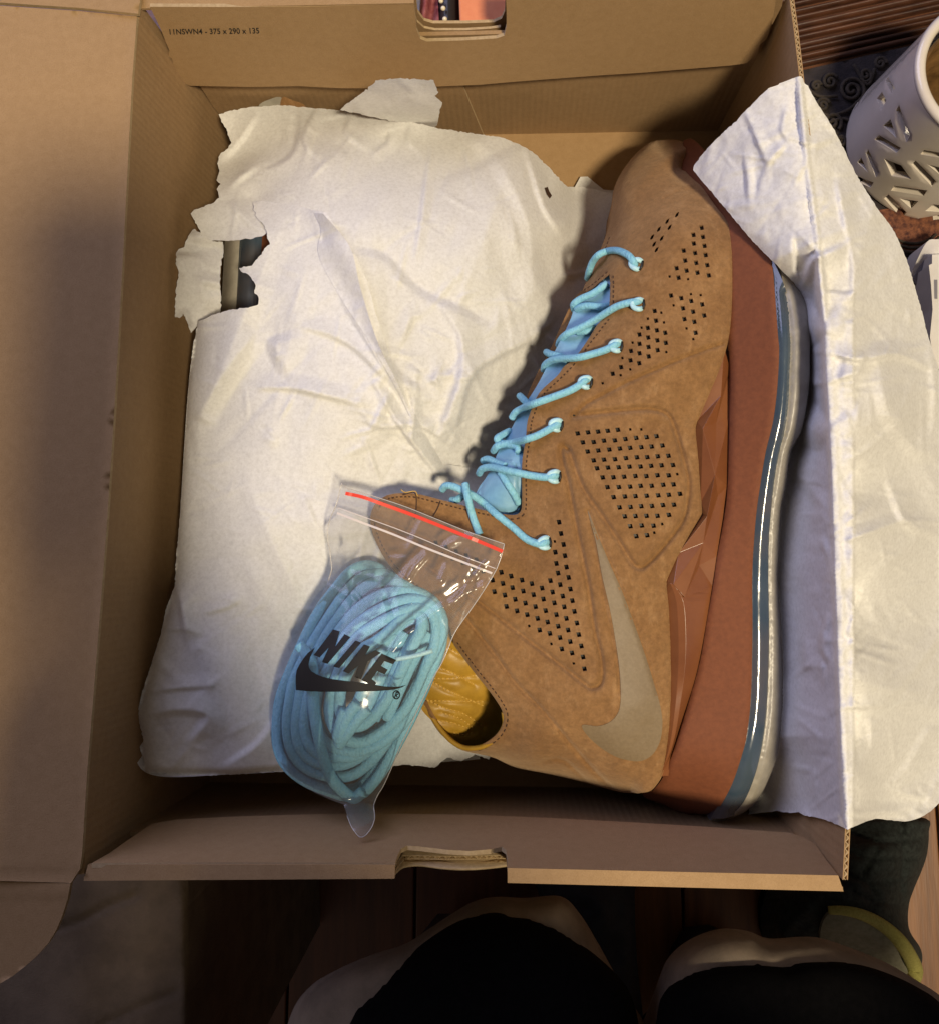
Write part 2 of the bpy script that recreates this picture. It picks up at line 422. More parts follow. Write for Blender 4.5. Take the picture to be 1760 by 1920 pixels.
def dressed(m):
    nt, b = nodes(m); tc = nt.nodes.new('ShaderNodeTexCoord'); sp = nt.nodes.new('ShaderNodeSeparateXYZ'); nt.links.new(tc.outputs['Object'], sp.inputs[0])
    mr = nt.nodes.new('ShaderNodeMapRange'); mr.inputs['From Min'].default_value = -0.5; mr.inputs['From Max'].default_value = 1.0; nt.links.new(sp.outputs['Z'], mr.inputs['Value'])
    c = ramp(nt, mr.outputs[0], [(0.0, (0.003, 0.003, 0.003)), (0.40, (0.02, 0.022, 0.03)), (0.65, (0.42, 0.24, 0.16))])
    nt.nodes[-1].color_ramp.interpolation = 'CONSTANT'; nt.links.new(c, b.inputs['Base Color'])
dressed(M['skin'])
M['cushion'] = mottled('brown_upholstery', (0.070, 0.047, 0.026), (0.115, 0.080, 0.047), 40, 0.95, 0.5, 0.0008, 900)
M['boot'] = mottled('dark_green_quilted_nylon', (0.007, 0.010, 0.009), (0.028, 0.036, 0.033), 260, 0.85, 0.5, 0.001, 220)
M['navy'] = mottled('dark_navy_nylon', (0.006, 0.007, 0.011), (0.012, 0.013, 0.018), 90, 0.7, 0.4, 0.001, 220)
M['yellow'] = mottled('yellow_fleece_lining', (0.33, 0.30, 0.075), (0.46, 0.42, 0.12), 600, 0.95, 0.6, 0.001, 900)
M['insole'] = mottled('grey_olive_insole', (0.17, 0.16, 0.10), (0.24, 0.225, 0.16), 200, 0.9)
M['white'] = mottled('white_card', (0.55, 0.52, 0.48), (0.64, 0.61, 0.57), 50, 0.6, 0.0)
M['grey'] = mat('grey_plastic', (0.17, 0.16, 0.18), 0.5)
M['orange'] = mottled('orange_carton', (0.62, 0.20, 0.09), (0.68, 0.24, 0.11), 200, 0.7, 0.0)
M['redcloth'] = mottled('dark_red_fabric', (0.16, 0.015, 0.02), (0.30, 0.10, 0.10), 130, 0.8)
M['greycloth'] = mottled('blue_grey_fabric', (0.14, 0.13, 0.16), (0.22, 0.2, 0.22), 130, 0.8)
M['blackleather'] = mat('black_leather', (0.02, 0.018, 0.018), 0.35)
M['pearl'] = mat('pearl_bead', (0.75, 0.68, 0.5), 0.15, **{'Coat Weight': 1.0})
M['phone'] = mat('dark_phone_shell', (0.02, 0.02, 0.022), 0.3)
# ------------------------------------------------------------------ floor, table, cloth
FZ = -400.0
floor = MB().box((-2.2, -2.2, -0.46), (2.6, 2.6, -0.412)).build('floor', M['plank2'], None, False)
tag(floor, kind='structure')
px_edges = [-0.62, -0.50, -0.385, -0.27, -0.155, -0.04, 0.075, 0.195, 0.318, 0.435, 0.55, 0.665, 0.78, 0.9]
rp = random.Random(4)
for k, (a, b) in enumerate(zip(px_edges[:-1], px_edges[1:])):
    y0 = -1.3 - rp.uniform(0, .3)
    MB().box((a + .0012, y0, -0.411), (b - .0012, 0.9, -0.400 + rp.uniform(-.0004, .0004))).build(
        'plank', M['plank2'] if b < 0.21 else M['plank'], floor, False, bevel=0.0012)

tcol = at([(960, 600)], 0)[0]
table = empty('coffee_table', (0.15, 0.45, FZ / 1000), 'dark red wooden table with ribbed top under the open shoe box', 'table')
MB().box((-0.42, 0.028, -0.030), (0.95, 1.05, -0.004)).build('tabletop', M['wood'], table, False, bevel=0.003)
for sx in (-0.36, 0.89):
    for sy in (0.09, 0.98):
        MB().box((sx - .025, sy - .025, FZ / 1000), (sx + .025, sy + .025, -0.030)).build('leg', M['wood'], table, False, bevel=0.003)
for k in range(15):                                             # ribs of the carved top, seen beyond the box
    y0 = 120 - k * 12.5 + rp.uniform(-2.5, 2.5)
    a, b = A1(1455, y0 + 8, -1), A1(1830, y0 - 76, -1)
    d = (b - a).normalized(); n = Vector((-d.y, d.x, 0)); w = 0.00165 * rp.uniform(0.7, 1.1)
    prof = [(-1, -0.004), (-0.95, -0.0008), (-0.5, 0.0009), (0, 0.0014), (0.5, 0.0009), (0.95, -0.0008), (1, -0.004)]
    V = [a + n * (u * w) + Vector((0, 0, h)) for u, h in prof] + [b + n * (u * w) + Vector((0, 0, h)) for u, h in prof]
    F = [(i, i + 1, i + 8, i + 7) for i in range(6)]
    link('slat', V, F, M['carved'], table, True)

runner = empty('table_runner', A1(1560, 420, 0), 'dark patterned cloth with curled cord trim under the white candle holder', 'cloth')
patch('cloth', [(1425, 150), (1500, 132), (1640, 100), (1720, 82), (1860, 60), (1860, 760), (1430, 760)],
      lambda P: 0.5 + 0.5 * vnoise(P, 22, 3), M['runner'], runner, step=14, thick=1.2, smooth=False)
mb = MB()
for (cx, cy, r, turns, a0) in [(1596, 168, 26, 2.2, 0), (1556, 152, 15, 1.6, 2), (1542, 196, 13, 1.8, 1), (1560, 228, 18, 1.5, 4), (1530, 160, 9, 1.5, 3),
                               (1622, 140, 14, 1.6, 5), (1575, 262, 14, 1.6, 0.5), (1650, 118, 12, 1.6, 2.5)]:
    t = np.linspace(0, 1, 60); rr = r * (0.12 + 0.88 * t); a = a0 + turns * 2 * math.pi * t
    mb.tube(at(np.c_[cx + rr * np.cos(a), cy + rr * np.sin(a)], 2.2), 0.0011, 6)
for pts in ([(1520, 190), (1550, 215), (1590, 205), (1620, 178)], [(1545, 232), (1580, 222), (1605, 235)], [(1500, 150), (1530, 178), (1570, 180)],
            [(1535, 205), (1560, 250), (1590, 262)], [(1600, 120), (1625, 158), (1640, 128)]):
    mb.tube(at(catmull(pts, n=10), 2.2), 0.0010, 6)
mb.build('cord_trim', M['cord'], runner)
patch('embroidery', [(1640, 395), (1800, 395), (1800, 452), (1770, 448), (1735, 466), (1695, 468), (1668, 440)], lambda P: 2.0 + 0.4 * vnoise(P, 5, 5), M['rug'], runner, step=5, thick=0.7)
mb = MB()
for r in (48, 56, 64):
    t = np.linspace(0.7, 2.6, 40); mb.tube(at(np.c_[1712 + r * np.cos(t) * 1.15, 408 + r * np.sin(t)], 2.8), 0.0008, 6)
mb.build('cord_trim', M['cord'], runner)

# ------------------------------------------------------------------ candle holder
hb = A1(1739, 268, 2.2); Hh, R0, R1 = 0.082, 0.0465, 0.0400
ch = empty('candle_holder', hb, 'white glazed candle holder pierced with slanting slots, beside the shoe box', 'candle holder')
def radius(h): return R0 + (R1 - R0) * np.clip(h / Hh, 0, 1.1)
def cone_hit(P):
    d = ray(P); out = []
    for q in d:
        best = None
        ts = np.linspace(0.25, 0.75, 4001); pts = CAM + q * ts[:, None]
        rr = np.hypot(pts[:, 0] - hb.x, pts[:, 1] - hb.y) - radius(pts[:, 2] - hb.z)
        i = np.where((rr[:-1] > 0) & (rr[1:] <= 0))[0]
        if len(i) == 0: i = [int(np.argmin(np.abs(rr)))]
        p = pts[i[0]]; out.append((math.atan2(p[1] - hb.y, p[0] - hb.x), p[2] - hb.z))
    return np.array(out)
slots = [[(1685, 196), (1706, 254), (1698, 266), (1679, 207)], [(1669, 223), (1680, 258), (1655, 235)], [(1647, 253), (1688, 277), (1680, 286), (1639, 261)],
         [(1657, 297), (1689, 310), (1708, 336), (1671, 329)], [(1716, 301), (1755, 340), (1746, 349), (1708, 308)], [(1738, 308), (1762, 314), (1764, 329)],
         [(1732, 281), (1766, 287), (1766, 296), (1725, 289)], [(1676, 348), (1738, 357), (1731, 367), (1670, 357)], [(1686, 372), (1721, 377), (1708, 391)],
         [(1665, 364), (1699, 398), (1691, 406), (1657, 372)], [(1614, 295), (1626, 322), (1607, 304)], [(1627, 280), (1648, 323), (1641, 332), (1623, 287)],
         [(1607, 330), (1637, 342), (1631, 351), (1604, 337)], [(1749, 383), (1768, 385), (1768, 397), (1735, 395)], [(1723, 409), (1766, 402), (1766, 409), (1721, 414)],
         [(1653, 172), (1661, 188), (1651, 207), (1643, 184)], [(1664, 143), (1677, 165), (1671, 174), (1659, 152)]]
RU = 0.043; holes = []
for s in slots:
    q = cone_hit(s); q[:, 0] = np.where(q[:, 0] > 1.2, q[:, 0] - 2 * math.pi, q[:, 0])
    holes.append(np.c_[q[:, 0] * RU, q[:, 1]] * 1000)
base_h = [h.copy() for h in holes]
span = 2.05 * RU * 1000
tmin = -math.pi * 1.5 * RU * 1000 + 20
lo_t = min(h[:, 0].min() for h in base_h); hi_t = max(h[:, 0].max() for h in base_h); per = 2 * math.pi * RU * 1000
start = lo_t - 3.0
rest = per - (hi_t - lo_t) - 8
for h in base_h:                                                 # the same pattern again round the far side
    q = h.copy(); q[:, 0] = hi_t + 4 + (q[:, 0] - lo_t) * (rest / (hi_t - lo_t)); holes.append(q)
rect = resample([(start, 0), (start + per, 0), (start + per, Hh * 1000 - 2), (start, Hh * 1000 - 2)], 2.5)
V2, T = cdt(rect, holes, 2.5, jitter=0.1)
th = V2[:, 0] / 1000 / RU; hh = V2[:, 1] / 1000
def cone(dr): return np.c_[hb.x + (radius(hh) + dr) * np.cos(th), hb.y + (radius(hh) + dr) * np.sin(th), hb.z + hh]
ob = solid('pierced_wall', V2, T, cone(0), cone(-0.0042), M['ceramic'], ch)
bv = ob.modifiers.new('weld', 'WELD'); bv.merge_threshold = 0.00002
bv = ob.modifiers.new('soft', 'BEVEL'); bv.width = 0.0007; bv.segments = 2; bv.limit_method = 'ANGLE'; bv.angle_limit = 1.0
def ring(c, r, z, rad, name, m, parent, n=96, seg=12, squash=1.0):
    a = np.arange(n) / n * 2 * math.pi
    return MB().tube(np.c_[c.x + r * np.cos(a), c.y + r * np.sin(a), np.full(n, z)], rad, seg, True, squash).build(name, m, parent)
ring(hb, R1 - 0.0021, hb.z + Hh - 0.002, 0.0028, 'rim', M['ceramic'], ch)
def lathe(prof, c, n=72):
    V = []; F = []
    for r, z in prof:
        for k in range(n): V.append((c.x + r * math.cos(k / n * 2 * math.pi), c.y + r * math.sin(k / n * 2 * math.pi), c.z + z))
    for i in range(len(prof) - 1):
        for k in range(n): F.append((i * n + k, i * n + (k + 1) % n, (i + 1) * n + (k + 1) % n, (i + 1) * n + k))
    return V, F
link('base', *lathe([(0.0005, 0.0), (0.044, 0.0), (0.044, 0.005), (0.0005, 0.005)], hb), M['ceramic'], ch, True)
link('glass_cup', *lathe([(0.0005, 0.006), (0.030, 0.006), (0.0325, 0.012), (0.0335, 0.070), (0.0325, 0.0705), (0.0315, 0.070), (0.0305, 0.013), (0.0005, 0.009)], hb), M['amber'], ch, True)

# ------------------------------------------------------------------ white things at the frame's edge
case = empty('plastic_case', A1(1740, 500, 2), 'white plastic case with grey sloping side, partly behind the tissue paper', 'plastic case')
patch('shell', [(1800, 440), (1760, 448), (1736, 455), (1706, 518), (1709, 530), (1740, 531), (1800, 520)],
      TPS([(1760, 448, 25), (1736, 455, 24), (1706, 520, 12), (1725, 536, 10), (1800, 450, 27), (1800, 520, 14), (1750, 480, 26), (1735, 500, 17)]), M['white'], case, step=6, thick=30, floor_z=2)
patch('grey_side', [(1738, 478), (1746, 476), (1746, 526), (1724, 533), (1712, 524)], TPS([(1738, 478, 22), (1746, 476, 23), (1746, 526, 15), (1724, 533, 13), (1712, 524, 14.5)]), M['grey'], case, step=6, thick=2)
card = empty('card_tag', A1(1750, 560, 10), 'white card lying upright beside the tissue paper at the picture border', 'card')
patch('card', [(1747, 477), (1800, 474), (1800, 700), (1752, 690), (1743, 632), (1748, 580), (1745, 533), (1741, 497), (1747, 494)], lambda P: 30.0 + 0.0 * P[:, 0], M['white'], card, step=10, thick=28, smooth=False)
patch('printed_mark', [(1751, 524), (1757, 524), (1757, 560), (1752, 560)], 30.3, M['grey'], card, step=6, smooth=False)

# ------------------------------------------------------------------ the shoe box
box = empty('shoe_box', (0.145, 0.19, 0), 'open brown cardboard shoe box holding sneakers and tissue paper', 'box')
MB().box((0.003, 0.003, -0.0015), (0.288, 0.372, 0.0012)).build('box_floor', M['card'], box, False)
def sheet(name, top_line, bot_line, m, thick, nrm, bow=0.0, nv=14, sub=26):
    """a wall of card between two 3-D lines, with its own thickness"""
    a = np.asarray(top_line, float); b = np.asarray(bot_line, float)
    def rs(p, k):
        if len(p) == 2: return p[0] + (p[1] - p[0]) * np.linspace(0, 1, k)[:, None]
        s = np.r_[0, np.cumsum(np.linalg.norm(np.diff(p, axis=0), axis=1))]; s /= s[-1]; t = np.linspace(0, 1, k)
        return np.c_[[np.interp(t, s, p[:, i]) for i in range(3)]].T
    a = rs(a, sub); b = rs(b, sub); nrm = np.asarray(nrm, float); V = []
    for off in (0, thick):
        for j in range(nv):
            v = j / (nv - 1); p = a * (1 - v) + b * v
            p = p + nrm * (off + bow * math.sin(math.pi * v) * np.sin(np.pi * np.linspace(0, 1, sub))[:, None])
            V.append(p)
    V = np.vstack(V); F = []; n = sub * nv; g = lambda o, j, i: o * n + j * sub + i
    for j in range(nv - 1):
        for i in range(sub - 1):
            F.append((g(0, j, i), g(0, j, i + 1), g(0, j + 1, i + 1), g(0, j + 1, i))); F.append((g(1, j, i), g(1, j + 1, i), g(1, j + 1, i + 1), g(1, j, i + 1)))
    for i in range(sub - 1):
        F.append((g(0, 0, i), g(1, 0, i), g(1, 0, i + 1), g(0, 0, i + 1))); F.append((g(0, nv - 1, i), g(0, nv - 1, i + 1), g(1, nv - 1, i + 1), g(1, nv - 1, i)))
    for j in range(nv - 1):
        F.append((g(0, j, 0), g(0, j + 1, 0), g(1, j + 1, 0), g(1, j, 0))); F.append((g(0, j, sub - 1), g(1, j, sub - 1), g(1, j + 1, sub - 1), g(0, j + 1, sub - 1)))
    return link(name, V, F, m, box, False)
# left wall (the lid is hinged on it)
hinge = at([(266, 8), (258, 40), (232, 475), (200, 1000), (166, 1440), (157, 1640)], 134.5)
sheet('side_wall', hinge, [(0.004, 0.371, 0.001), (0.004, 0.004, 0.001)], M['cardy'], 0.0022, (-1, 0, 0), 0.001)
# right wall: two liners with the fluted ply between them, its raw edge up
rim = at([(1478, -14), (1488, 60), (1497, 137), (1521, 350), (1547, 600), (1561, 850), (1570, 1100), (1578, 1350), (1584, 1555), (1579, 1650)], 135)
low = [(0.287, 0.371, 0.001), (0.287, 0.004, 0.001)]
rw = sheet('side_wall', rim, low, M['cardy'], 0.0004, (1, 0, 0), 0.015, 18, 40)
sheet('outer_liner', rim + [0.0016, 0, 0], np.asarray(low) + [0.0016, 0, 0], M['card'], 0.0004, (1, 0, 0), 0.015, 18, 40)
s = np.r_[0, np.cumsum(np.linalg.norm(np.diff(rim, axis=0), axis=1))]; t = np.linspace(0, s[-1], 1100)
cl = np.c_[[np.interp(t, s, rim[:, i]) for i in range(3)]].T
wv = cl + np.array([1.0, 0, 0]) * (0.0010 + 0.00052 * np.sin(t / 0.0026 * 2 * math.pi))[:, None]
lw = wv - [0, 0, 0.008]; vv = 0.008 / 0.135; lw[:, 0] += (0.287 - cl[:, 0]) * vv + 0.015 * math.sin(math.pi * vv) * np.sin(np.pi * t / s[-1])
n = len(wv); F = [(i, i + 1, n + i + 1, n + i) for i in range(n - 1)]
fo = link('fluted_ply', np.vstack([wv, lw]), F, M['cutcard'], box, True)
sm = fo.modifiers.new('ply', 'SOLIDIFY'); sm.thickness = 0.0003; sm.offset = 0
_s = np.r_[0, np.cumsum(np.linalg.norm(np.diff(rim, axis=0), axis=1))]; _s /= _s[-1]
def wall_z(P):
    """height (mm) at which the sight line through P meets the inside of the right wall"""
    out = np.zeros(len(P)); done = np.zeros(len(P), bool)
    for zz in np.arange(137.0, 0.0, -1.5):
        q = at(P, zz); v = min(1.0, max(0.0, 1 - zz / 135.0))
        u = np.interp(-q[:, 1], -rim[:, 1], _s); xr = np.interp(u, _s, rim[:, 0])
        xw = xr * (1 - v) + 0.287 * v + 0.015 * math.sin(math.pi * v) * np.sin(np.pi * u)
        new = (q[:, 0] >= xw) & ~done
        hit = new.copy(); out[hit] = zz; done |= new
    return out
# far wall, inside ply with its seam, outer plies with thumb notches, folded-in flap
FY = 0.3705
FT = at([(900, 3)], 135)[0][1] + 0.0012
sheet('end_wall', [(-0.002, FY, 0.109), (0.292, FY, 0.109)], [(0.003, FY, 0.0), (0.288, FY, 0.0)], M['cardx'], 0.002, (0, 1, 0))
def ply(name, outline, q, n, m, thick, step=14, smooth=False, side=1, off=None, sidem=None):
    o = resample(outline, step) if not smooth else catmull(outline, step=step, loop=True)
    V, T = cdt(o, (), step)
    n = np.asarray(n, float); n = n / np.linalg.norm(n); top = atp(V, q, n)
    if off is not None: top = top + off(V)[:, None] * n
    return solid(name, V, T, top, top + n * side * thick, [m, sidem or M['cutcard']], box, sidemat=1, soft=False)
ply('inner_flap', [(350, 120), (867, 120), (869, 165), (907, 256), (468, 280), (400, 200)], (0, FY - 0.0022, 0), (0, 1, 0), M['cardx'], 0.0018)
NF = (0.0, 1.0, -0.13); QF = at([(900, 3)], 135)[0]
far_flap = [(281, 12), (420, 12), (600, 11), (776, 6), (779, 30), (781, 55), (788, 72), (800, 77), (870, 76), (930, 73), (945, 68), (949, 50), (949, 20), (948, -2),
            (1200, -4), (1455, -9), (1447, 40), (1437, 70), (1424, 82), (1419, 100), (1400, 116), (1370, 121), (1200, 139), (1050, 151), (900, 161), (760, 163), (640, 161),
            (560, 156), (480, 158), (400, 158), (356, 158), (345, 153), (330, 130), (322, 108), (316, 104), (318, 94), (300, 50)]
ply('folded_flap', far_flap, QF, NF, M['card'], 0.0018, 12, off=lambda P: -0.0015 * np.sin(np.clip((P[:, 0] - 280) / 1160, 0, 1) * 7.0) * np.clip((P[:, 1]) / 150, 0, 1))
QO = at([(900, -30)], 135)[0]
outer = [(262, -22), (520, -24), (777, -28), (783, 22), (795, 38), (812, 43), (870, 43), (925, 41), (940, 34), (946, 20), (948, -32), (1200, -38), (1474, -46), (1445, 140), (900, 190), (420, 190)]
ply('outer_wall', outer, QO, (0, 1, 0), M['card'], 0.0015, 14)
mid = [(500, 20), (775, 15), (782, 40), (795, 52), (815, 56), (870, 56), (920, 53), (938, 50), (941, 75), (1000, 120), (600, 120)]
ply('middle_wall', mid, (QF + QO) / 2, (0, 1, 0), M['card'], 0.0012, 14)
def strip(name, pts, z, m, thick=1.6):
    V = at(pts, z); o = resample(pts, 12); V2, T = cdt(o, (), 12); top = at(V2, z)
    b = solid(name, V2, T, top, top - [0, 0, thick / 1000], [m, m], box)
    return b
strip('rim_fold', [(264, 15), (776, 5), (777, -28), (262, -22)], 135.6, M['card'])
strip('rim_fold', [(948, -3), (1456, -10), (1474, -46), (948, -32)], 135.6, M['card'])
# near wall: flap folded inwards, rim fold with the thumb notch, plies seen inside the notch
NN = (0.0, 1.0, 0.10); QN = at([(880, 1630)], 135)[0]
near_flap = [(172, 1619), (300, 1618), (520, 1618), (741, 1619), (745, 1606), (752, 1592), (764, 1586), (790, 1588), (840, 1594), (880, 1596), (920, 1593), (940, 1588), (948, 1594), (951, 1610), (951, 1628),
             (1150, 1632), (1370, 1637), (1571, 1642), (1548, 1612), (1528, 1583), (1505, 1570), (1480, 1562), (1330, 1551), (1180, 1542), (1030, 1534), (880, 1528), (740, 1526),
             (600, 1527), (450, 1531), (330, 1537), (285, 1545), (240, 1575), (205, 1600)]
ply('folded_flap', near_flap, QN, NN, M['card'], 0.0018, 12, side=-1)
strip('rim_fold', [(165, 1622), (741, 1622), (740, 1648), (157, 1652)], 135.6, M['card'])
strip('rim_fold', [(951, 1628), (1571, 1642), (1581, 1672), (951, 1656)], 135.6, M['card'])
ow = at([(157, 1652), (500, 1650), (738, 1648)], 134.5); MBL = [(0.0, 0.0005, 0.0), (0.105, 0.0005, 0.0)]
sheet('outer_wall', ow, MBL, M['card'], 0.0015, (0, 1, 0))
ow = at([(953, 1655), (1250, 1663), (1580, 1671)], 134.5)
sheet('outer_wall', ow, [(0.158, 0.0005, 0.0), (0.290, 0.0005, 0.0)], M['card'], 0.0015, (0, 1, 0))
def ribbon(name, pts, y, depth, thick, m):
    p = atp(catmull(pts, n=6), (0, y, 0), (0, 1, 0)); q = p - [0, 0, depth / 1000]; n = len(p)
    o = link(name, np.vstack([p, q]), [(i, i + 1, n + i + 1, n + i) for i in range(n - 1)], m, box, True)
    s = o.modifiers.new('ply', 'SOLIDIFY'); s.thickness = thick / 1000; s.offset = 0
    return o
yo = QN[1] - 0.0065
ribbon('notch_liner', [(736, 1647), (746, 1634), (760, 1625), (790, 1623), (830, 1628), (870, 1630), (910, 1628), (953, 1623)], yo, 90, 1.0, M['cutcard'])
ribbon('notch_liner', [(742, 1626), (752, 1609), (765, 1605), (850, 1606), (953, 1604)], yo + 0.0037, 70, 0.35, M['cutcard'])
ribbon('notch_liner', [(742, 1634), (756, 1615), (768, 1611), (850, 1612), (953, 1610)], yo + 0.0022, 70, 0.35, M['cutcard'])
xs = np.linspace(762, 950, 160); k = len(xs)
wp = atp(np.c_[xs, np.full(k, 1608.0)], (0, yo + 0.00295, 0), (0, 1, 0)); wp[:, 1] += 0.0006 * np.sin((xs - 768) / 19.0 * 2 * math.pi)
fo = link('fluted_ply', np.vstack([wp, wp - [0, 0, 0.03]]), [(i, i + 1, k + i + 1, k + i) for i in range(k - 1)], M['cutcard'], box, True)
sm = fo.modifiers.new('ply', 'SOLIDIFY'); sm.thickness = 0.0003; sm.offset = 0
ply('inner_wall', [(230, 1560), (1500, 1580), (1420, 1470), (380, 1455)], (0, 0.0045, 0), (0, 1, 0), M['cardx'], 0.0018, 20, side=-1)
# lid, laid open to the side, with its rounded tuck flap
lidz = TPS([(260, 30, 136.5), (157, 1640, 136.5), (232, 475, 137), (190, 1100, 137), (0, 400, 141), (0, 900, 143), (0, 1400, 141), (-400, 400, 150), (-400, 1400, 152), (60, 1645, 138), (0, 20, 139)])
lid = [(-420, 4), (0, 10), (150, 20), (257, 30), (248, 145), (231, 475), (215, 760), (199, 1000), (182, 1220), (164, 1440), (154, 1600), (150, 1630), (133, 1656), (0, 1652), (-420, 1646)]
def lid_bow(P): return lidz(P) - 0.5 * np.exp(-((P[:, 1] - 1640) / 8.0)**2) + 0.7 * np.exp(-((P[:, 0] - (262 - P[:, 1] * 0.063)) / 8.0)**2)
def bpatch(name, outline, zf, step, m, thick, sm=False):
    o = resample(outline, step) if not sm else catmull(outline, step=step, loop=True)
    V, T = cdt(o, (), step); top = at(V, zf(V))
    return solid(name, V, T, top, top - [0, 0, thick / 1000], [m, M['cutcard']], lidp, sidemat=1)
lidp = box
lp = bpatch('lid', lid, lid_bow, 11, M['card'], 2.2)
lidp = lp
tuck = [(-420, 1647), (0, 1653), (132, 1657), (127, 1685), (116, 1720), (104, 1747), (90, 1770), (70, 1792), (50, 1810), (25, 1830), (0, 1845), (-60, 1875), (-420, 1890)]
bpatch('tuck_flap', tuck, lambda P: 137 - (P[:, 1] - 1655) * 0.045 + 0.6 * np.exp(-((P[:, 1] - 1672) / 6.0)**2), 11, M['card'], 2.2)
top_fold = [(-420, -2), (0, 4), (150, 14), (259, 25), (264, -10), (262, -60), (-420, -70)]
bpatch('tuck_flap', top_fold, lambda P: 139 - np.maximum(0, 20 - P[:, 1]) * 0.03, 14, M['card'], 2.2)
# printed size line on the far flap
fc = bpy.data.curves.new('size_text', 'FONT'); fc.body = '11NSWN4 - 375 x 290 x 135'; fc.size = 1.0; fc.offset = 0.012; fc.space_character = 1.02
fo = bpy.data.objects.new('size_text_src', fc); C.objects.link(fo)
bpy.context.view_layer.update()
me = bpy.data.meshes.new_from_object(fo.evaluated_get(bpy.context.evaluated_depsgraph_get()))
bpy.data.objects.remove(fo)
v = np.array([x.co[:2] for x in me.vertices]); f = [tuple(p.vertices) for p in me.polygons]
u = (v[:, 0] - v[:, 0].min()) / np.ptp(v[:, 0]); w = v[:, 1] / 0.70
P = np.c_[319 + u * 168 - 1.6 * (w - .5) * 0, 62.5 - u * 3.5 - w * 10.0]; P[:, 0] += -w * 1.2
nf = np.array(NF) / np.linalg.norm(NF); q = atp(P, QF, NF)
q = q + (-0.0015 * np.sin(np.clip((P[:, 0] - 280) / 1160, 0, 1) * 7.0) * np.clip(P[:, 1] / 150, 0, 1))[:, None] * nf - nf * 0.0003
link('printed_text', q, f, M['print'], box, False)

# ------------------------------------------------------------------ things beyond the far wall, seen through its thumb notch
oc = empty('orange_carton', A1(905, -10, 0), 'flat orange carton seen through the thumb notch', 'carton')
V = at([(858, -60), (960, -60), (958, 52), (862, 52)], 96); MB().add(np.vstack([V, V - [0, 0, 0.02]]), [(3, 2, 1, 0), (0, 1, 5, 4), (1, 2, 6, 5), (2, 3, 7, 6), (3, 0, 4, 7)]).build('carton_body', M['orange'], oc, False, bevel=0.001)
MB().box((oc.location.x - .02, 0.40, 0.0), (oc.location.x + .02, 0.46, 0.074)).build('carton_base', M['orange'], oc, False)
sb = empty('black_pouch', A1(838, 10, 0), 'black leather pouch with a row of pearl beads seen through the notch', 'pouch')
patch('pouch_body', [(818, -60), (860, -60), (861, 60), (824, 60)], lambda P: 90 - ((P[:, 0] - 840) / 22.0)**2 * 8, M['blackleather'], sb, step=6, thick=90, floor_z=0, smooth=False)
for k, (bx_, by_) in enumerate([(828, -16), (827, 1), (831, 15), (834, 35)]):
    bm = bmesh.new(); bmesh.ops.create_uvsphere(bm, u_segments=10, v_segments=6, radius=0.0013)
    me = bpy.data.meshes.new('pearl_bead'); bm.to_mesh(me); bm.free(); me.materials.append(M['pearl'])
    me.polygons.foreach_set('use_smooth', [True] * len(me.polygons))
    o = bpy.data.objects.new('pearl_bead', me); C.objects.link(o); o.parent = sb; o.matrix_parent_inverse = Matrix.Translation(-sb.location); o.location = A1(bx_, by_, 91.5)
rc = empty('red_cloth', A1(795, 10, 0), 'dark red and grey folded fabric seen through the notch', 'cloth')
patch('fold', [(770, -60), (818, -60), (824, 60), (775, 60)], lambda P: 84 + 3 * np.sin(P[:, 0] / 4.5 + P[:, 1] / 30), M['redcloth'], rc, step=4, thick=84, floor_z=0, smooth=False)
patch('fold', [(760, -60), (792, -60), (786, 20), (772, 34), (760, 20)], lambda P: 89 + 2 * np.sin(P[:, 0] / 6 + P[:, 1] / 14), M['greycloth'], rc, step=4, thick=3, smooth=False)
# ------------------------------------------------------------------ the sneaker lying on its side
sn = empty('sneaker', A1(1180, 900, 4), 'tan suede high top sneaker with sky blue laces lying uncovered in the box', 'sneaker')
toe = [(1250, 261), (1267, 262), (1282, 266), (1291, 272), (1294, 281), (1291, 292), (1285, 303), (1281, 315)]
right = [(1289, 326), (1302, 338), (1315, 350), (1338, 382), (1361, 412), (1368, 435), (1372, 469), (1373, 503), (1372, 549), (1370, 595), (1366, 630), (1358, 664),
         (1339, 717), (1308, 790), (1304.5, 803), (1306, 822), (1310, 860), (1315, 938), (1317, 964), (1300, 993), (1274, 1037), (1253, 1082), (1249.5, 1100), (1255, 1150), (1258.7, 1225), (1257.5, 1325),
         (1251, 1400), (1242, 1450), (1230, 1472), (1217, 1484), (1195, 1488)]
heel = [(1178, 1487), (1156, 1484), (1100, 1469), (1039, 1454), (966, 1439), (922, 1420), (866, 1407), (840, 1389), (819, 1368), (799, 1332), (793, 1316)]
hole = [(800, 1314), (818, 1348), (843, 1380), (866, 1397), (888, 1400), (905, 1396), (928, 1380), (941, 1360), (942, 1336), (922, 1303), (888, 1260), (851, 1210)]
flap = [(843, 1176), (826, 1140), (793, 1115), (759, 1091), (735, 1066), (716, 1038), (702, 1009), (695, 983), (696, 961), (706, 942), (721, 931), (736, 926), (755, 924.5), (783, 926), (831, 938), (878, 950)]
thr = [(931, 962), (959, 965.5), (971, 963), (977, 954), (978, 930), (978, 869), (985, 822), (987.5, 794), (993, 775), (1010, 737), (1044, 704), (1056, 687.5), (1071, 676), (1086, 659), (1105, 631), (1120, 607),
       (1139, 588), (1142.5, 567), (1143.5, 530), (1142, 514), (1131, 522), (1112, 539), (1092, 551.5)]
left = [(1090, 548), (1094, 537), (1103, 519), (1112, 500), (1124, 470), (1135, 440), (1144, 410), (1147, 389), (1150, 354), (1166, 320), (1189, 290), (1212, 270), (1230, 263)]
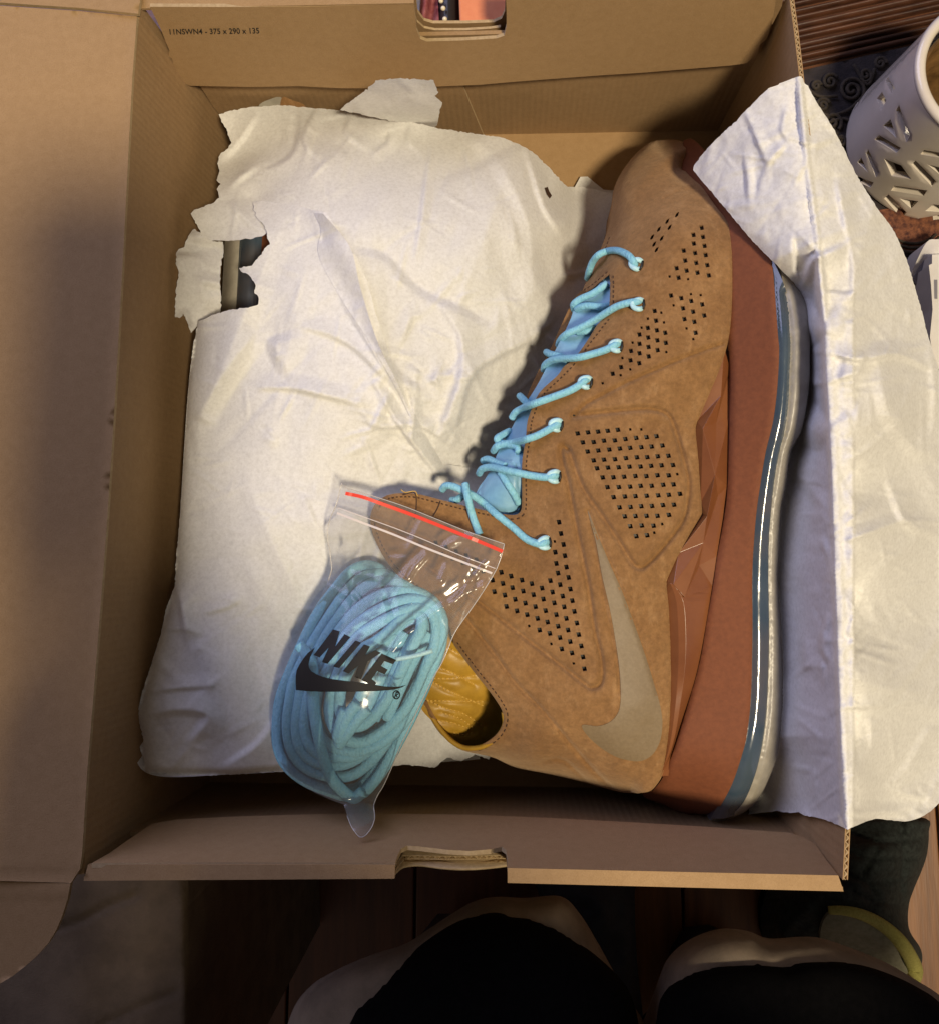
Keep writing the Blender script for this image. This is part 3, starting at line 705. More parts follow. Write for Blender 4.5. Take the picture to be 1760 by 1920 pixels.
up_out = np.vstack([resample(catmull(toe + right, step=4.5), 4.5) if False else catmull(toe + right, step=4.5), catmull(heel, step=4.5), catmull(hole, step=4.5), catmull(flap, step=4.5), catmull(thr[:20], step=4.5), catmull(thr[19:], step=4.5)[1:], catmull(left, step=4.5)])
zup = TPS([(1250, 262, 62), (1190, 300, 68), (1150, 380, 76), (1140, 430, 80), (1100, 530, 86), (1143, 520, 98), (1100, 640, 101), (1040, 712, 102), (990, 800, 102), (980, 900, 102), (975, 960, 101),
           (1285, 300, 72), (1365, 425, 106), (1372, 520, 111), (1366, 630, 112), (1308, 790, 107), (1316, 950, 106), (1252, 1090, 107), (1258, 1250, 102), (1254, 1400, 95), (1225, 1480, 86),
           (1255, 420, 106), (1250, 540, 113), (1230, 700, 115), (1150, 800, 112), (1180, 930, 114), (1170, 1100, 112), (1120, 1200, 109), (1200, 1300, 106), (1160, 1430, 94), (1040, 1250, 106),
           (720, 935, 101), (700, 985, 101), (760, 1085, 103), (830, 1140, 103), (870, 1000, 98), (950, 1100, 104), (851, 1210, 96), (890, 1262, 98), (942, 1340, 95), (905, 1396, 86), (865, 1400, 78), (815, 1350, 74), (795, 1318, 74),
           (1000, 1400, 92), (930, 1425, 72), (1040, 1452, 74), (1150, 1482, 76), (1195, 1488, 80)])
G_lines = [(np.array([(1075, 778), (1098, 757), (1135, 737), (1175, 716), (1264, 677), (1323, 654), (1354, 644)], float), 4.0, 0.55),
           (catmull([(1075, 780), (1108, 776), (1142, 772), (1180, 768), (1212, 766), (1238, 770), (1254, 781), (1263, 800), (1272, 830), (1283, 870), (1290, 905), (1287, 945), (1277, 979), (1247, 1020), (1217, 1053), (1199, 1064), (1183, 1053), (1157, 1012), (1127, 967), (1090, 912), (1068, 850), (1062, 840)], n=5), 5.5, 0.8),
           (catmull([(1062, 842), (1055, 836), (1051, 845), (1054, 870), (1064, 907), (1082, 1001), (1101, 1095), (1113, 1178), (1125, 1229), (1128, 1262), (1124, 1282), (1112, 1289), (1098, 1284), (1039, 1238), (961, 1178), (905, 1134), (850, 1096), (800, 1062)], n=5), 5.0, 0.75),
           (catmull([(860, 1148), (884, 1173), (922, 1221), (966, 1281), (1013, 1329), (1056, 1381), (1100, 1432), (1151, 1484)], n=5), 4.5, 0.7),
           (catmull([(935, 1424), (966, 1432), (1000, 1433), (1035, 1424), (1052, 1425), (1067, 1434), (1100, 1467)], n=5), 4.0, 0.6),
           (catmull([(1100, 958), (1112, 1020), (1124, 1080), (1136, 1150), (1150, 1215), (1158, 1262), (1160, 1300)], n=4), 3.2, 0.3),
           (catmull([(1103, 958), (1128, 1018), (1160, 1092), (1192, 1176), (1214, 1238), (1232, 1300)], n=4), 3.2, 0.3),
           (np.array([(1191, 330), (1212, 300), (1240, 285)], float), 14.0, 0.5),
           (catmull([(1246, 372), (1275, 358), (1306, 352)], n=5), 3.0, 0.15), (catmull([(1330, 405), (1350, 440), (1360, 480)], n=5), 3.0, 0.2)]
sil_left = catmull(left, step=8); sil_heel = catmull(heel[:9], step=8); sil_toe = catmull(toe, step=8)
cut_hole = catmull(hole, step=8); cut_thr = np.vstack([catmull(flap[6:], step=8), catmull(thr, step=8)]); cut_right = catmull(right, step=8); cut_flap = catmull(flap[:8], step=8)
def zsuede(P):
    z = zup(P)
    for pl, w, d in G_lines: z = z + groove(P, pl, w * 0.9, d * 3.4)
    z = z + 0.9 * np.exp(-(pdist(P, G_lines[2][0]) / 16.0 - 1.2)**2) * 0.35
    z = z + roll(P, sil_left, 46, 24) + roll(P, sil_heel, 34, 20) + roll(P, sil_toe, 40, 24)
    z = z + roll(P, cut_hole, 7, 1.3) + roll(P, cut_thr, 6, 1.0) + roll(P, cut_right, 7, 1.6) + roll(P, cut_flap, 7, 1.2)
    z = z + 0.35 * vnoise(P, 60, 8) + 0.12 * vnoise(P, 17, 9)
    return z
def dia(x, y, w=5.6, h=5.2, sk=0.9):
    w *= 1.13; h *= 1.13
    return [(x - w, y - h * 0.75), (x + w * 0.55, y - h * 0.95 + sk), (x + w, y + h * 0.75), (x - w * 0.5, y + h)]
holes = []; ORG5 = (880, 720); S5 = 1 / 2.6667
def p5(x, y): return (ORG5[0] + x * S5, ORG5[1] + y * S5)
def p4(x, y): return (880 + x / 3.385, 240 + y / 3.385)
rows = [((540, 247), (742, 228), 5), ((567, 292), (935, 261), 8), ((590, 335), (963, 307), 8), ((618, 380), (995, 357), 8), ((635, 420), (1015, 402), 8), ((663, 467), (995, 454), 7), ((690, 515), (1020, 502), 7),
        ((720, 565), (1050, 550), 7), ((747, 615), (1022, 604), 6), ((775, 663), (995, 655), 5), ((803, 711), (917, 706), 3), ((832, 760), (888, 757), 2)]
rn = random.Random(7)
for a, b, n in rows:
    for k in range(n):
        t = k / (n - 1); x, y = p5(a[0] + (b[0] - a[0]) * t + rn.uniform(-2, 2), a[1] + (b[1] - a[1]) * t + rn.uniform(-2, 2)); holes.append(dia(x, y, 4.7, 4.3, 0.6))
for x, y in [(802, 226), (857, 226), (1037, 450), (922, 743), (962, 700)]: holes.append(dia(*p5(x, y), 2.6, 2.6, 0.3))
low = [(447, 690), (457, 747), (468, 802), (477, 858), (485, 915), (493, 967), (503, 1025), (514, 1083), (523, 1137), (537, 1195), (545, 1253), (556, 1310), (565, 1365), (427, 840), (434, 897), (442, 945), (453, 1003),
       (464, 1060), (472, 1114), (482, 1172), (492, 1230), (503, 1288), (510, 1345), (402, 983), (413, 1040), (422, 1094), (432, 1153), (441, 1211), (452, 1268), (460, 1325), (362, 1020), (370, 1075), (381, 1133), (390, 1190),
       (401, 1247), (310, 998), (318, 1053), (329, 1113), (338, 1172), (348, 1230), (260, 980), (268, 1035), (279, 1095), (288, 1153), (208, 960), (215, 1018), (227, 1076), (235, 1134), (157, 941), (166, 997), (175, 1055), (183, 1112),
       (115, 980), (123, 1038)]
for x, y in low: holes.append(dia(*p5(x + rn.uniform(-1.5, 1.5), y), 4.4, 4.7, 0.6))
for x, y in [(425, 787), (408, 1300), (297, 1210)]: holes.append(dia(*p5(x, y), 2.4, 2.6, 0.3))
holes.append(dia(1095, 1254, 4.4, 4.6)); holes.append(dia(1075, 1244, 2.6, 2.4))
for k in range(5): holes.append(dia(905 - k * 19, 1071 - k * 8, 4.0, 4.2)); holes.append(dia(893 - k * 19, 1049 - k * 8, 4.0, 4.2))
for x, y in [(1315, 548), (1253, 590), (1268, 628), (1200, 640), (1157, 690), (1218, 698), (1170, 735), (1185, 770)]:
    q = p4(x, y); holes.append([(q[0] - 3.8, q[1] + 3.2), (q[0] - 0.6, q[1] - 3.6), (q[0] + 4.2, q[1] - 5.6), (q[0] + 2.0, q[1] + 2.2), (q[0] - 2.6, q[1] + 5.6)])
for x, y in [(1472, 630), (1420, 675), (1480, 688), (1422, 730), (1490, 745), (1358, 775), (1430, 790), (1497, 803), (1367, 838), (1437, 853), (1507, 867), (1313, 887), (1376, 902), (1445, 915), (1517, 932), (1325, 947),
             (1277, 1060), (1342, 1077), (1405, 1095), (1475, 1117), (1353, 1142), (1417, 1163), (1488, 1187), (1362, 1210), (1425, 1227), (1433, 1297), (1173, 1158), (1182, 1220), (1130, 1266), (1187, 1281), (1240, 1297),
             (1077, 1308), (1132, 1327), (1190, 1345), (1244, 1361), (1077, 1367), (1134, 1387), (1192, 1407), (1023, 1412), (1077, 1427), (1135, 1447), (1020, 1472), (1075, 1490), (960, 1515), (907, 1557)]:
    holes.append(dia(*p4(x, y), 4.3, 4.5, 0.8))
for x, y in [(1268, 940), (1385, 957), (1465, 1058), (1403, 1052), (1293, 1123), (1375, 1270), (1418, 1338), (1130, 1208), (1232, 1232), (1033, 1360), (1247, 1420), (968, 1458), (1018, 1530), (1090, 1265), (1215, 1170), (957, 1567), (843, 1618)]:
    holes.append(dia(*p4(x, y), 2.5, 2.6, 0.4))
# eyelet slots the webbing loops come out of
eyes = [(1191, 494, 20), (1194, 570, 4), (1153, 648, 8), (1096, 716, 14), (1041, 796, 14), (1037, 893, 6), (1019, 1018, -4)]
V2, T = cdt(up_out, holes, 3.6, seed=3)
top = at(V2, zsuede(V2))
upo = solid('suede_upper', V2, T, top, top - [0, 0, 0.0017], [M['suede'], M['suededge']], sn, sidemat=1)
# the perforations look onto a dark mesh; the far side of the shoe closes the form below
def zl(P): return zsuede(P) - 2.6
V2, T = cdt(up_out, (), 12); top = at(V2, zl(V2)); ctr = np.array([1120, 900.])
solid('inner_mesh', V2, T, top, top - [0, 0, 0.0015], M['mesh'], sn)
side = [(1252, 268), (1284, 275), (1283, 318), (1340, 392), (1366, 440), (1366, 640), (1306, 800), (1312, 960), (1250, 1090), (1252, 1400), (1215, 1478), (1100, 1462), (930, 1416), (850, 1392), (800, 1316), (800, 1240), (760, 1100), (706, 1010), (706, 950), (760, 932),
        (880, 940), (930, 860), (985, 765), (1040, 660), (1088, 556), (1110, 512), (1140, 430), (1152, 360), (1195, 292)]
patch('medial_panel', side, lambda P: 42.0 + 0 * P[:, 0], M['suede'], sn, step=16, thick=36, floor_z=6)
for nm, pl, d0 in (('silhouette_wall', left, 0), ('silhouette_wall', heel, 0)):
    p = catmull(pl, step=8); a = at(p, zsuede(p)); b = a.copy(); b[:, 2] = 0.034; c3 = at([ctr], 60)[0]; b[:, :2] += (c3[:2] - b[:, :2]) * 0.05
    n = len(p); link(nm, np.vstack([a, b]), [(i, i + 1, n + i + 1, n + i) for i in range(n - 1)], M['suede'], sn, True)
# mustard quilted lining in the heel opening
zq = TPS([(860, 1205, 84), (900, 1262, 74), (945, 1340, 58), (930, 1385, 54), (870, 1402, 58), (815, 1350, 71), (790, 1310, 73), (790, 1240, 80), (825, 1190, 84), (850, 1300, 76)])
ql = [np.array(q, float) for q in ([(826, 1222), (842, 1216), (870, 1232)], [(806, 1246), (840, 1258), (868, 1272), (890, 1284)], [(812, 1272), (850, 1272), (892, 1266)], [(802, 1272), (835, 1292), (870, 1308), (912, 1326)],
                                   [(806, 1314), (850, 1314), (912, 1316)], [(800, 1312), (830, 1326), (868, 1338), (905, 1362)], [(826, 1336), (860, 1346), (886, 1364)], [(820, 1350), (850, 1356), (884, 1368)], [(850, 1374), (872, 1378), (890, 1372)])]
def zquilt(P):
    z = zq(P); d = np.min([pdist(P, q) for q in ql], axis=0)
    return z + 2.2 * (1 - np.exp(-d / 6.0)) - 1.0
patch('quilted_lining', [(862, 1198), (905, 1262), (952, 1340), (934, 1392), (868, 1404), (810, 1352), (786, 1318), (782, 1250), (815, 1186)], zquilt, M['quilt'], sn, step=4, thick=2)
mb = MB()
for q in ql:
    s = catmull(q, step=2.0); i = 0
    while i + 2 < len(s):
        seg = s[i:i + 3]; p = at(seg, zquilt(seg) + 0.35); mb.tube(p, 0.00042, 5); i += 4
tag(mb.build('lining_stitching', M['goldthread'], sn), kind='stuff')
rimo = catmull([(797, 1318), (815, 1352), (841, 1385), (866, 1401), (890, 1403), (910, 1398), (931, 1383), (945, 1360), (944, 1336)], step=5)
mb = MB(); mb.tube(at(rimo, zup(rimo) - 2.5), 0.0011, 8); mb.build('collar_binding', M['quilt'], sn)
# stitching on the suede: dashes along the cut edges
def offset(pl, d):
    t = np.gradient(pl, axis=0); t /= np.linalg.norm(t, axis=1)[:, None]; return pl + np.c_[-t[:, 1], t[:, 0]] * d
mb = MB()
def stitch(pl, d, dash=3, gap=2, r=0.00028, step=2.2):
    s = offset(catmull(pl, step=step), d); i = 0
    while i + dash < len(s):
        seg = s[i:i + dash]; mb.tube(at(seg, zsuede(seg) + 0.12), r, 5); i += dash + gap - 1
stitch([(851, 1210), (888, 1260), (922, 1303), (942, 1336), (941, 1360), (928, 1380), (905, 1396), (888, 1400)], -8)
stitch([(695, 983), (702, 1009), (716, 1038), (735, 1066), (759, 1091), (793, 1115), (826, 1140)], -8)
stitch([(706, 946), (721, 931), (736, 926), (755, 924.5), (783, 926), (831, 938), (878, 950), (931, 962)], 7)
stitch([(931, 962), (959, 965.5), (971, 963), (977, 954), (978, 930), (978, 869), (985, 822), (987.5, 794), (993, 775), (1010, 737), (1044, 704), (1071, 676), (1105, 631), (1139, 588)], 8)
stitch([(1143, 567), (1143.5, 530), (1142, 512)], 6); stitch([(1142, 514), (1112, 539), (1092, 551.5)], 6)
stitch([(1124, 470), (1135, 440)], 8)
tag(mb.build('stitching', M['darkthread'], sn), kind='stuff')
# swoosh mark
sw = [(1101, 956), (1108, 985), (1117, 1020), (1128, 1080), (1142, 1140), (1152, 1195), (1160, 1251), (1163, 1300), (1161, 1328), (1155, 1342), (1147, 1351), (1135, 1358), (1118, 1362), (1091, 1360), (1099, 1378), (1125, 1402), (1151, 1418), (1172, 1425), (1195, 1428), (1212, 1423), (1226, 1411),
      (1237, 1389), (1241, 1362), (1240, 1340), (1235, 1315), (1229, 1294), (1212, 1238), (1192, 1180), (1166, 1110), (1142, 1056), (1119, 1000)]
patch('side_mark', np.array(sw, float), lambda P: zsuede(P) + 0.28, M['swoosh'], sn, step=5, thick=0.5)
# sole: facetted support, foam midsole, air unit, outsole
seam = [(1362, 640), (1369, 691), (1368, 782), (1363.7, 912), (1357, 970), (1344, 1043), (1336, 1100), (1325, 1162), (1312, 1237), (1292, 1312), (1267, 1395), (1243, 1456), (1222, 1484)]
fo_r = [(1446.6, 497), (1452, 549), (1458, 630), (1460, 652), (1459, 690), (1455, 743), (1448, 793), (1435, 847), (1425, 907), (1417, 965), (1411, 1043), (1409.5, 1100), (1410, 1175), (1407.5, 1300), (1400, 1375), (1390, 1417), (1372, 1470), (1350, 1512), (1338, 1532)]
foam_out = np.vstack([catmull([(1282, 262), (1300, 262), (1335, 300), (1400, 390), (1432, 450)] + fo_r, step=6), catmull([(1310, 1530), (1280, 1527), (1240, 1508), (1205, 1494), (1215, 1480)], step=6), catmull(seam[::-1], step=6), catmull([(1355, 560), (1355, 470), (1330, 405), (1285, 340), (1276, 300)], step=6)])
zfoam = TPS([(1290, 270, 56), (1330, 330, 80), (1380, 430, 108), (1440, 480, 118), (1455, 620, 122), (1400, 560, 114), (1369, 700, 109), (1440, 820, 116), (1360, 940, 105), (1420, 960, 109), (1336, 1100, 104), (1409, 1100, 103), (1290, 1312, 98), (1405, 1320, 99), (1245, 1456, 86), (1350, 1500, 84), (1220, 1492, 70), (1280, 1522, 66), (1330, 1530, 72)])
fr_l = catmull(fo_r, step=8); sm_l = catmull(seam, step=8)
def zfo(P): return zfoam(P) + roll(P, fr_l, 5, 0.9) + roll(P, sm_l, 12, 1.6) - 0.0 + roll(P, np.array([(1338, 1532), (1310, 1530), (1280, 1527), (1240, 1508), (1205, 1494)], float), 26, 22)
V2, T = cdt(foam_out, (), 6.5); top = at(V2, zfo(V2)); bt = top.copy(); bt[:, 2] = np.minimum(0.012, top[:, 2] - 0.004)
solid('midsole', V2, T, top, bt, M['foam'], sn)
tp = {'A': (1360, 650, 107.5), 'a0': (1339, 717, 108.2), 'B': (1308, 790, 108.5), 'B2': (1305, 806, 108.5), 'B3': (1310, 860, 108.2), 'C0': (1316, 942, 107.8), 'C': (1318, 966, 107.6), 'D0': (1274, 1037, 108.4), 'D': (1251, 1090, 108.6), 'D2': (1255, 1150, 107.5), 'E': (1258, 1240, 104.5), 'E2': (1257, 1325, 101), 'E3': (1251, 1400, 96.5), 'F': (1240, 1455, 89),
      's1': (1368, 691, 104.0), 's2': (1367, 782, 104.0), 's3': (1362, 912, 103.0), 's4': (1355, 970, 102.5), 's5': (1343, 1043, 102), 's6': (1335, 1100, 101.5), 's7': (1311, 1237, 98.5), 's8': (1291, 1312, 95.5), 's9': (1266, 1395, 90.5), 's10': (1243, 1457, 86),
      'a': (1351, 741, 108.0), 'b': (1317, 803, 110.2), 'm': (1342, 792, 107.0), 'x': (1340, 890, 109.2), 'c': (1325, 968, 109.4), 'y': (1345, 930, 105.4), 'k': (1318, 1018, 106.5), 'd': (1283, 1120, 109.2), 'd1': (1262, 1096, 110.0), 'e': (1282, 1230, 105.8), 'e1': (1264, 1170, 109.2), 'f': (1270, 1310, 101.6), 'g': (1310, 1060, 104.5), 'h': (1258, 1395, 95.5)}
tris = ['A a0 a', 'A a s1', 'a0 B a', 'B b a', 'a m s1', 's1 m s2', 'a b m', 'B B2 b', 'b B2 B3', 'b B3 C0', 'b x m', 'm x s2', 's2 x s3', 'b C0 x', 'x C0 c', 'C0 C c', 'x c y', 'x y s3', 'y s4 s3', 'c k y', 'y k s4', 'C D0 c', 'c D0 k', 'k s5 s4', 'D0 D d1', 'D0 d1 k', 'd1 d k', 'k d g', 'k g s5', 'g s6 s5', 'g d s6']
for k_ in ('A', 'a0', 'B', 'B2', 'B3', 'C0', 'C', 'D0', 'D', 'D2', 'E', 'E2', 'E3', 'F'):
    x_, y_, z_ = tp[k_]; tp[k_] = (x_ - 3.0, y_, float(zup([(x_, y_)])[0]) - 1.2)
for k_, dz_ in (('a', 0.6), ('b', 0.6), ('m', -0.8), ('x', 1.0), ('c', 0.9), ('y', -1.0), ('k', -0.4), ('d', 0.9), ('d1', 0.2), ('e', 0.2), ('e1', 0.6), ('f', 0.6), ('g', -0.8), ('h', 0.6)):
    x_, y_, z_ = tp[k_]; tp[k_] = (x_, y_, z_ + dz_)
kk = list(tp); Vt = np.array([at([tp[k][:2]], tp[k][2])[0] for k in kk]); Ft = np.array([[kk.index(q) for q in t.split()] for t in tris])
ridge = [(1262, 1096, 109.4), (1280, 1126, 109.4), (1285, 1180, 108.0), (1284, 1245, 105.6), (1275, 1320, 101.4), (1261, 1395, 96.0), (1239, 1456, 88.4)]
edge_ = [tp[k_] for k_ in ('D', 'D2', 'E', 'E2', 'E3', 'F')]; seam_ = [tp[k_] for k_ in ('s6', 's7', 's8', 's9', 's10')]
def rs_(pl, n):
    q = catmull(np.array(pl, float), n=20); l = np.r_[0, np.cumsum(np.linalg.norm(np.diff(q[:, :2], axis=0), axis=1))]; t_ = np.linspace(0, l[-1], n)
    return np.c_[[np.interp(t_, l, q[:, i_]) for i_ in range(3)]].T
NS = 30; e3, r3, m3 = rs_(edge_, NS), rs_(ridge, NS), rs_(seam_, NS)
g3 = e3 * 0.45 + r3 * 0.55; g3[:, 2] += 1.0
b0 = len(Vt); Vt = np.vstack([Vt] + [at(q[:, :2], q[:, 2]) for q in (e3, g3, r3, m3)])
sq = [(b0 + c_ * NS + i_, b0 + c_ * NS + i_ + 1, b0 + (c_ + 1) * NS + i_) for c_ in range(3) for i_ in range(NS - 1)] + [(b0 + c_ * NS + i_ + 1, b0 + (c_ + 1) * NS + i_ + 1, b0 + (c_ + 1) * NS + i_) for c_ in range(3) for i_ in range(NS - 1)]
Ft = np.vstack([Ft, np.array(sq)])
nz = np.cross(Vt[Ft[:, 1]] - Vt[Ft[:, 0]], Vt[Ft[:, 2]] - Vt[Ft[:, 0]])[:, 2]; Ft[nz < 0] = Ft[nz < 0][:, ::-1]
o = link('facetted_support', Vt, Ft, M['tpu'], sn, False)
s_ = o.modifiers.new('body', 'SOLIDIFY'); s_.thickness = 0.004; s_.offset = -1
bv = o.modifiers.new('bevel', 'BEVEL'); bv.width = 0.0030; bv.segments = 5; bv.limit_method = 'ANGLE'; bv.angle_limit = math.radians(9)
o.data.polygons.foreach_set('use_smooth', [True] * len(o.data.polygons)); wn = o.modifiers.new('wn', 'WEIGHTED_NORMAL'); wn.keep_sharp = False
au_r = [(1474, 549), (1482, 618), (1483.5, 652), (1482, 700), (1479.6, 756), (1473, 808), (1461, 860), (1453.5, 907), (1448, 965), (1444.5, 1017), (1444, 1095), (1445, 1160), (1445, 1225), (1441, 1325), (1432.5, 1395), (1420, 1450), (1400, 1500), (1378, 1527)]
air_out = np.vstack([catmull([(1436, 470), (1452, 495)] + au_r, step=6), catmull([(1378, 1527), (1360, 1534), (1330, 1536)], step=6)[1:], catmull([(q[0] - 5, q[1]) for q in fo_r[::-1]], step=6)])
frl = catmull(fo_r, step=8); aur = catmull(au_r, step=8)
def zair(P):
    da = pdist(P, frl); db = pdist(P, aur); t = da / np.maximum(da + db, 1e-6)
    return zfoam(P) - 1.2 - 2.6 * t - 1.5 * t**3 + 1.8 * np.sin(np.pi * np.clip(t, 0, 1))
V2, T = cdt(air_out, (), 5); top = at(V2, zair(V2)); bt = top.copy(); bt[:, 2] = np.minimum(0.012, top[:, 2] - 0.004)
solid('air_unit', V2, T, top, bt, M['air'], sn)
ou_r = [(1490, 520), (1506, 556), (1518, 600), (1517.5, 665), (1516, 725), (1503, 803), (1482, 847), (1472, 912), (1463, 952), (1460, 1017), (1458, 1095), (1462, 1162), (1467, 1275), (1466, 1337), (1457.5, 1412), (1440, 1462), (1420, 1500), (1392, 1525), (1358, 1539)]
out_out = np.vstack([catmull([(1462, 500), (1478, 505)] + ou_r, step=6), catmull([(1345, 1541), (1330, 1538)], step=6), catmull([(q[0] - 4, q[1]) for q in au_r[::-1]], step=6)])
our = catmull(ou_r, step=8)
def zout(P):
    da = pdist(P, aur); db = pdist(P, our); t = da / np.maximum(da + db, 1e-6)
    return zfoam(P) - 5.0 + 1.4 * np.sqrt(np.maximum(0, np.sin(np.pi * np.clip(t, 0, 1) ** 0.7))) - 9 * t**2.2 + 0.1 * vnoise(P, 9, 4)
V2, T = cdt(out_out, (), 4.5); top = at(V2, zout(V2)); bt = top.copy(); bt[:, 2] = np.minimum(0.012, top[:, 2] - 0.004)
solid('outsole', V2, T, top, bt, M['outsole'], sn)
# tongue
ton = [(1146, 514), (1148, 575), (1142, 596), (1126, 616), (1108, 640), (1074, 682), (1046, 712), (1014, 744), (996, 784), (990, 830), (984, 880), (984, 950), (968, 970), (930, 966), (892, 940), (897, 915), (918, 885), (932, 850), (946, 822), (960, 800), (976, 768), (994, 742), (1012, 712), (1030, 676), (1052, 634), (1068, 600), (1082, 566), (1110, 545)]
zton = TPS([(1143, 520, 91), (1140, 585, 94), (1086, 660, 95), (1010, 740, 96), (985, 850, 95), (978, 950, 94), (1070, 590, 84), (1030, 676, 84), (980, 768, 84), (935, 850, 86), (895, 920, 88), (935, 950, 95), (1050, 660, 93), (960, 860, 97), (940, 910, 98)])
patch('tongue', ton, lambda P: zton(P) - 0.8 * np.exp(-((P[:, 1] - 868 + 0.12 * (P[:, 0] - 950)) / 4.0)**2), M['tongue'], sn, step=6, thick=4)
pz = lambda x, y, dz=0.6: float(zton([(x, y)])[0]) + dz
mtop = patch('tongue_tab', [(918, 884), (934, 868), (955, 862), (968, 872), (972, 910), (975, 948), (966, 959), (944, 960), (918, 950), (896, 936), (902, 912)], lambda P: zton(P) + 1.6 + roll(P, np.array(closed([(918, 884), (934, 868), (955, 862), (968, 872), (972, 910), (975, 948), (966, 959), (944, 960), (918, 950), (896, 936), (902, 912)]), float), 9, 2.0), M['tongue'], sn, step=4, thick=2)
# far eyestay edge peeping past the tongue
patch('far_eyestay', [(1098, 546), (1086, 570), (1060, 622), (1034, 672), (1016, 706), (998, 738), (984, 764), (972, 778), (984, 750), (1004, 704), (1028, 660), (1050, 612), (1074, 562), (1088, 546)], TPS([(1090, 560, 82), (1050, 625, 80), (1010, 705, 80), (980, 765, 80), (1060, 625, 81)]), M['suede'], sn, step=6, thick=6)
# laces and webbing loops
LR = 0.00172
def lace_from(pts, r=LR, nm='lace', par=sn, m='lace', n=7): return MB().tube(ppath(pts, n=n), r, 9).build(nm, M[m], par)
def on(x, y, d=2.2): return (x, y, float(zsuede(np.array([(x, y)], float))[0]) + d)
def ot(x, y, d=2.2): return (x, y, float(zton([(x, y)])[0]) + d)
lace_from([on(1190, 499, -1), on(1187, 491, 3), on(1178, 479, 4.5), on(1159, 470, 4.5), on(1140, 470, 4), (1122, 477, 86), (1111, 490, 80), (1104, 508, 74), (1101, 522, 66)])
lace_from([on(1200, 563, -1.5), on(1193, 565, 1.6), on(1178, 567.5), on(1159, 573, 3), on(1142, 582, 3), ot(1112, 601, 7), ot(1084, 616, 6), ot(1060, 627, 4), (1049, 640, 84), (1047, 652, 78)])
lace_from([ot(1138, 531, 1.5), ot(1112, 549, 4), ot(1088, 560, 4), (1076, 569, 86), (1075, 577, 82), (1080, 586, 80)])
lace_from([(1080, 579, 85), ot(1090, 575, 3), ot(1103, 573, 3.5), ot(1127, 575, 3), ot(1143, 573, 0)])
lace_from([ot(1122, 612, 0), ot(1100, 620, 2.6), ot(1080, 622, 2.2)])
lace_from([on(1160, 643, -1.5), on(1153, 646, 1.6), on(1135, 655.6), on(1112, 663, 2.5), on(1084, 670, 4), ot(1047, 672.5, 5), ot(1030, 677, 4), (1021, 685, 84), (1019, 697, 78)])
lace_from([(1024, 660, 80), ot(1032, 664, 2.5), ot(1048, 668, 2.4), ot(1066, 678, 1.5)])
lace_from([on(1103, 709, -1.5), on(1096, 713, 1.6), on(1084, 723), on(1066, 733), on(1034, 745, 3), on(1000, 757, 4.5), ot(980, 765, 5), ot(966, 773, 4), (959, 784, 82)])
lace_from([(974, 742, 80), ot(982, 750, 3), ot(992, 760, 2.2), ot(1000, 770, 0.5)])
lace_from([on(1048, 794, -1.5), on(1042, 798, 1.6), on(1030.6, 804), on(1008, 816, 2.6), on(988, 823, 4), ot(965, 829, 4.5), ot(942, 833, 4), (931, 837, 87), (925, 846, 82)])
lace_from([(956, 808, 82), ot(944, 814, 3), (932, 822, 87), ot(938, 830, 3.2), ot(955, 833, 2.6), ot(969, 838, 2.4), ot(972, 848, 1.6)])
lace_from([on(1044, 890, -1.5), on(1037, 892, 1.6), on(1023, 895), on(997, 892, 2.6), on(972, 887, 4), ot(945, 881, 5.5), ot(920, 876, 5), ot(904, 879, 3.5), (898, 888, 84)])
lace_from([(905, 864, 84), ot(915, 861, 3), ot(931, 868, 2.6), ot(948, 874, 2)])
lace_from([ot(938, 886, 2.5), ot(950, 905, 2.9), ot(963, 926, 2.9), ot(972, 944, 2.0)])
lace_from([on(1026, 1014, -1.5), on(1020, 1018, 1.6), on(1010, 1020), on(987, 1011, 2.2), on(959, 987, 2.4), on(931, 965, 3.2), ot(906, 943, 5), (888, 930, 99), (868, 920, 98), (849, 912, 97), (836, 911, 95), (829, 918, 92)])
lace_from([(872, 907, 101), (875, 925, 103), (878, 938, 103.5), on(884, 962, 3.6), on(891, 982, 2.8), on(899, 1002, 2.2)])
lace_from([(846, 938, 90), (856, 937, 92), (866, 931, 93), (874, 925, 93)])
for ex, ey, ang in eyes:
    ca, sa = math.cos(math.radians(ang)), math.sin(math.radians(ang))
    def rot(u, v): return (ex + u * ca - v * sa, ey + u * sa + v * ca)
    q = [rot(11, -7) + (-1.2,), rot(3, -9) + (1.6,), rot(-6, -5) + (2.6,), rot(-9, 1) + (2.6,), rot(-5, 7) + (2.2,), rot(3, 9) + (1.5,), rot(11, 7) + (-1.2,)]
    path = at(catmull([on(x, y, d) for x, y, d in q], n=6)[:, :2], catmull([on(x, y, d) for x, y, d in q], n=6)[:, 2])
    MB().tube(path, 0.00125, 8, False, 0.8).build('lace_loop', M['loop'], sn)
    s = [on(*rot(11, -9), 0.25), on(*rot(13, 0), 0.25), on(*rot(11, 9), 0.25)]
    MB().tube(at(np.array(s)[:, :2], np.array(s)[:, 2]), 0.0006, 6).build('eyelet_slot', M['mesh'], sn)
# loose threads on the collar
for pts in ([(755, 928), (778, 924), (781, 950), (777, 975)], [(826, 940), (820, 955), (812, 968)], [(752, 918), (760, 923), (778, 921), (783, 930)]):
    MB().tube(ppath([on(x, y, 0.8) for x, y in pts]), 0.00022, 5).build('loose_thread', M['darkthread'] if pts[0][0] > 753 else M['goldthread'], sn)

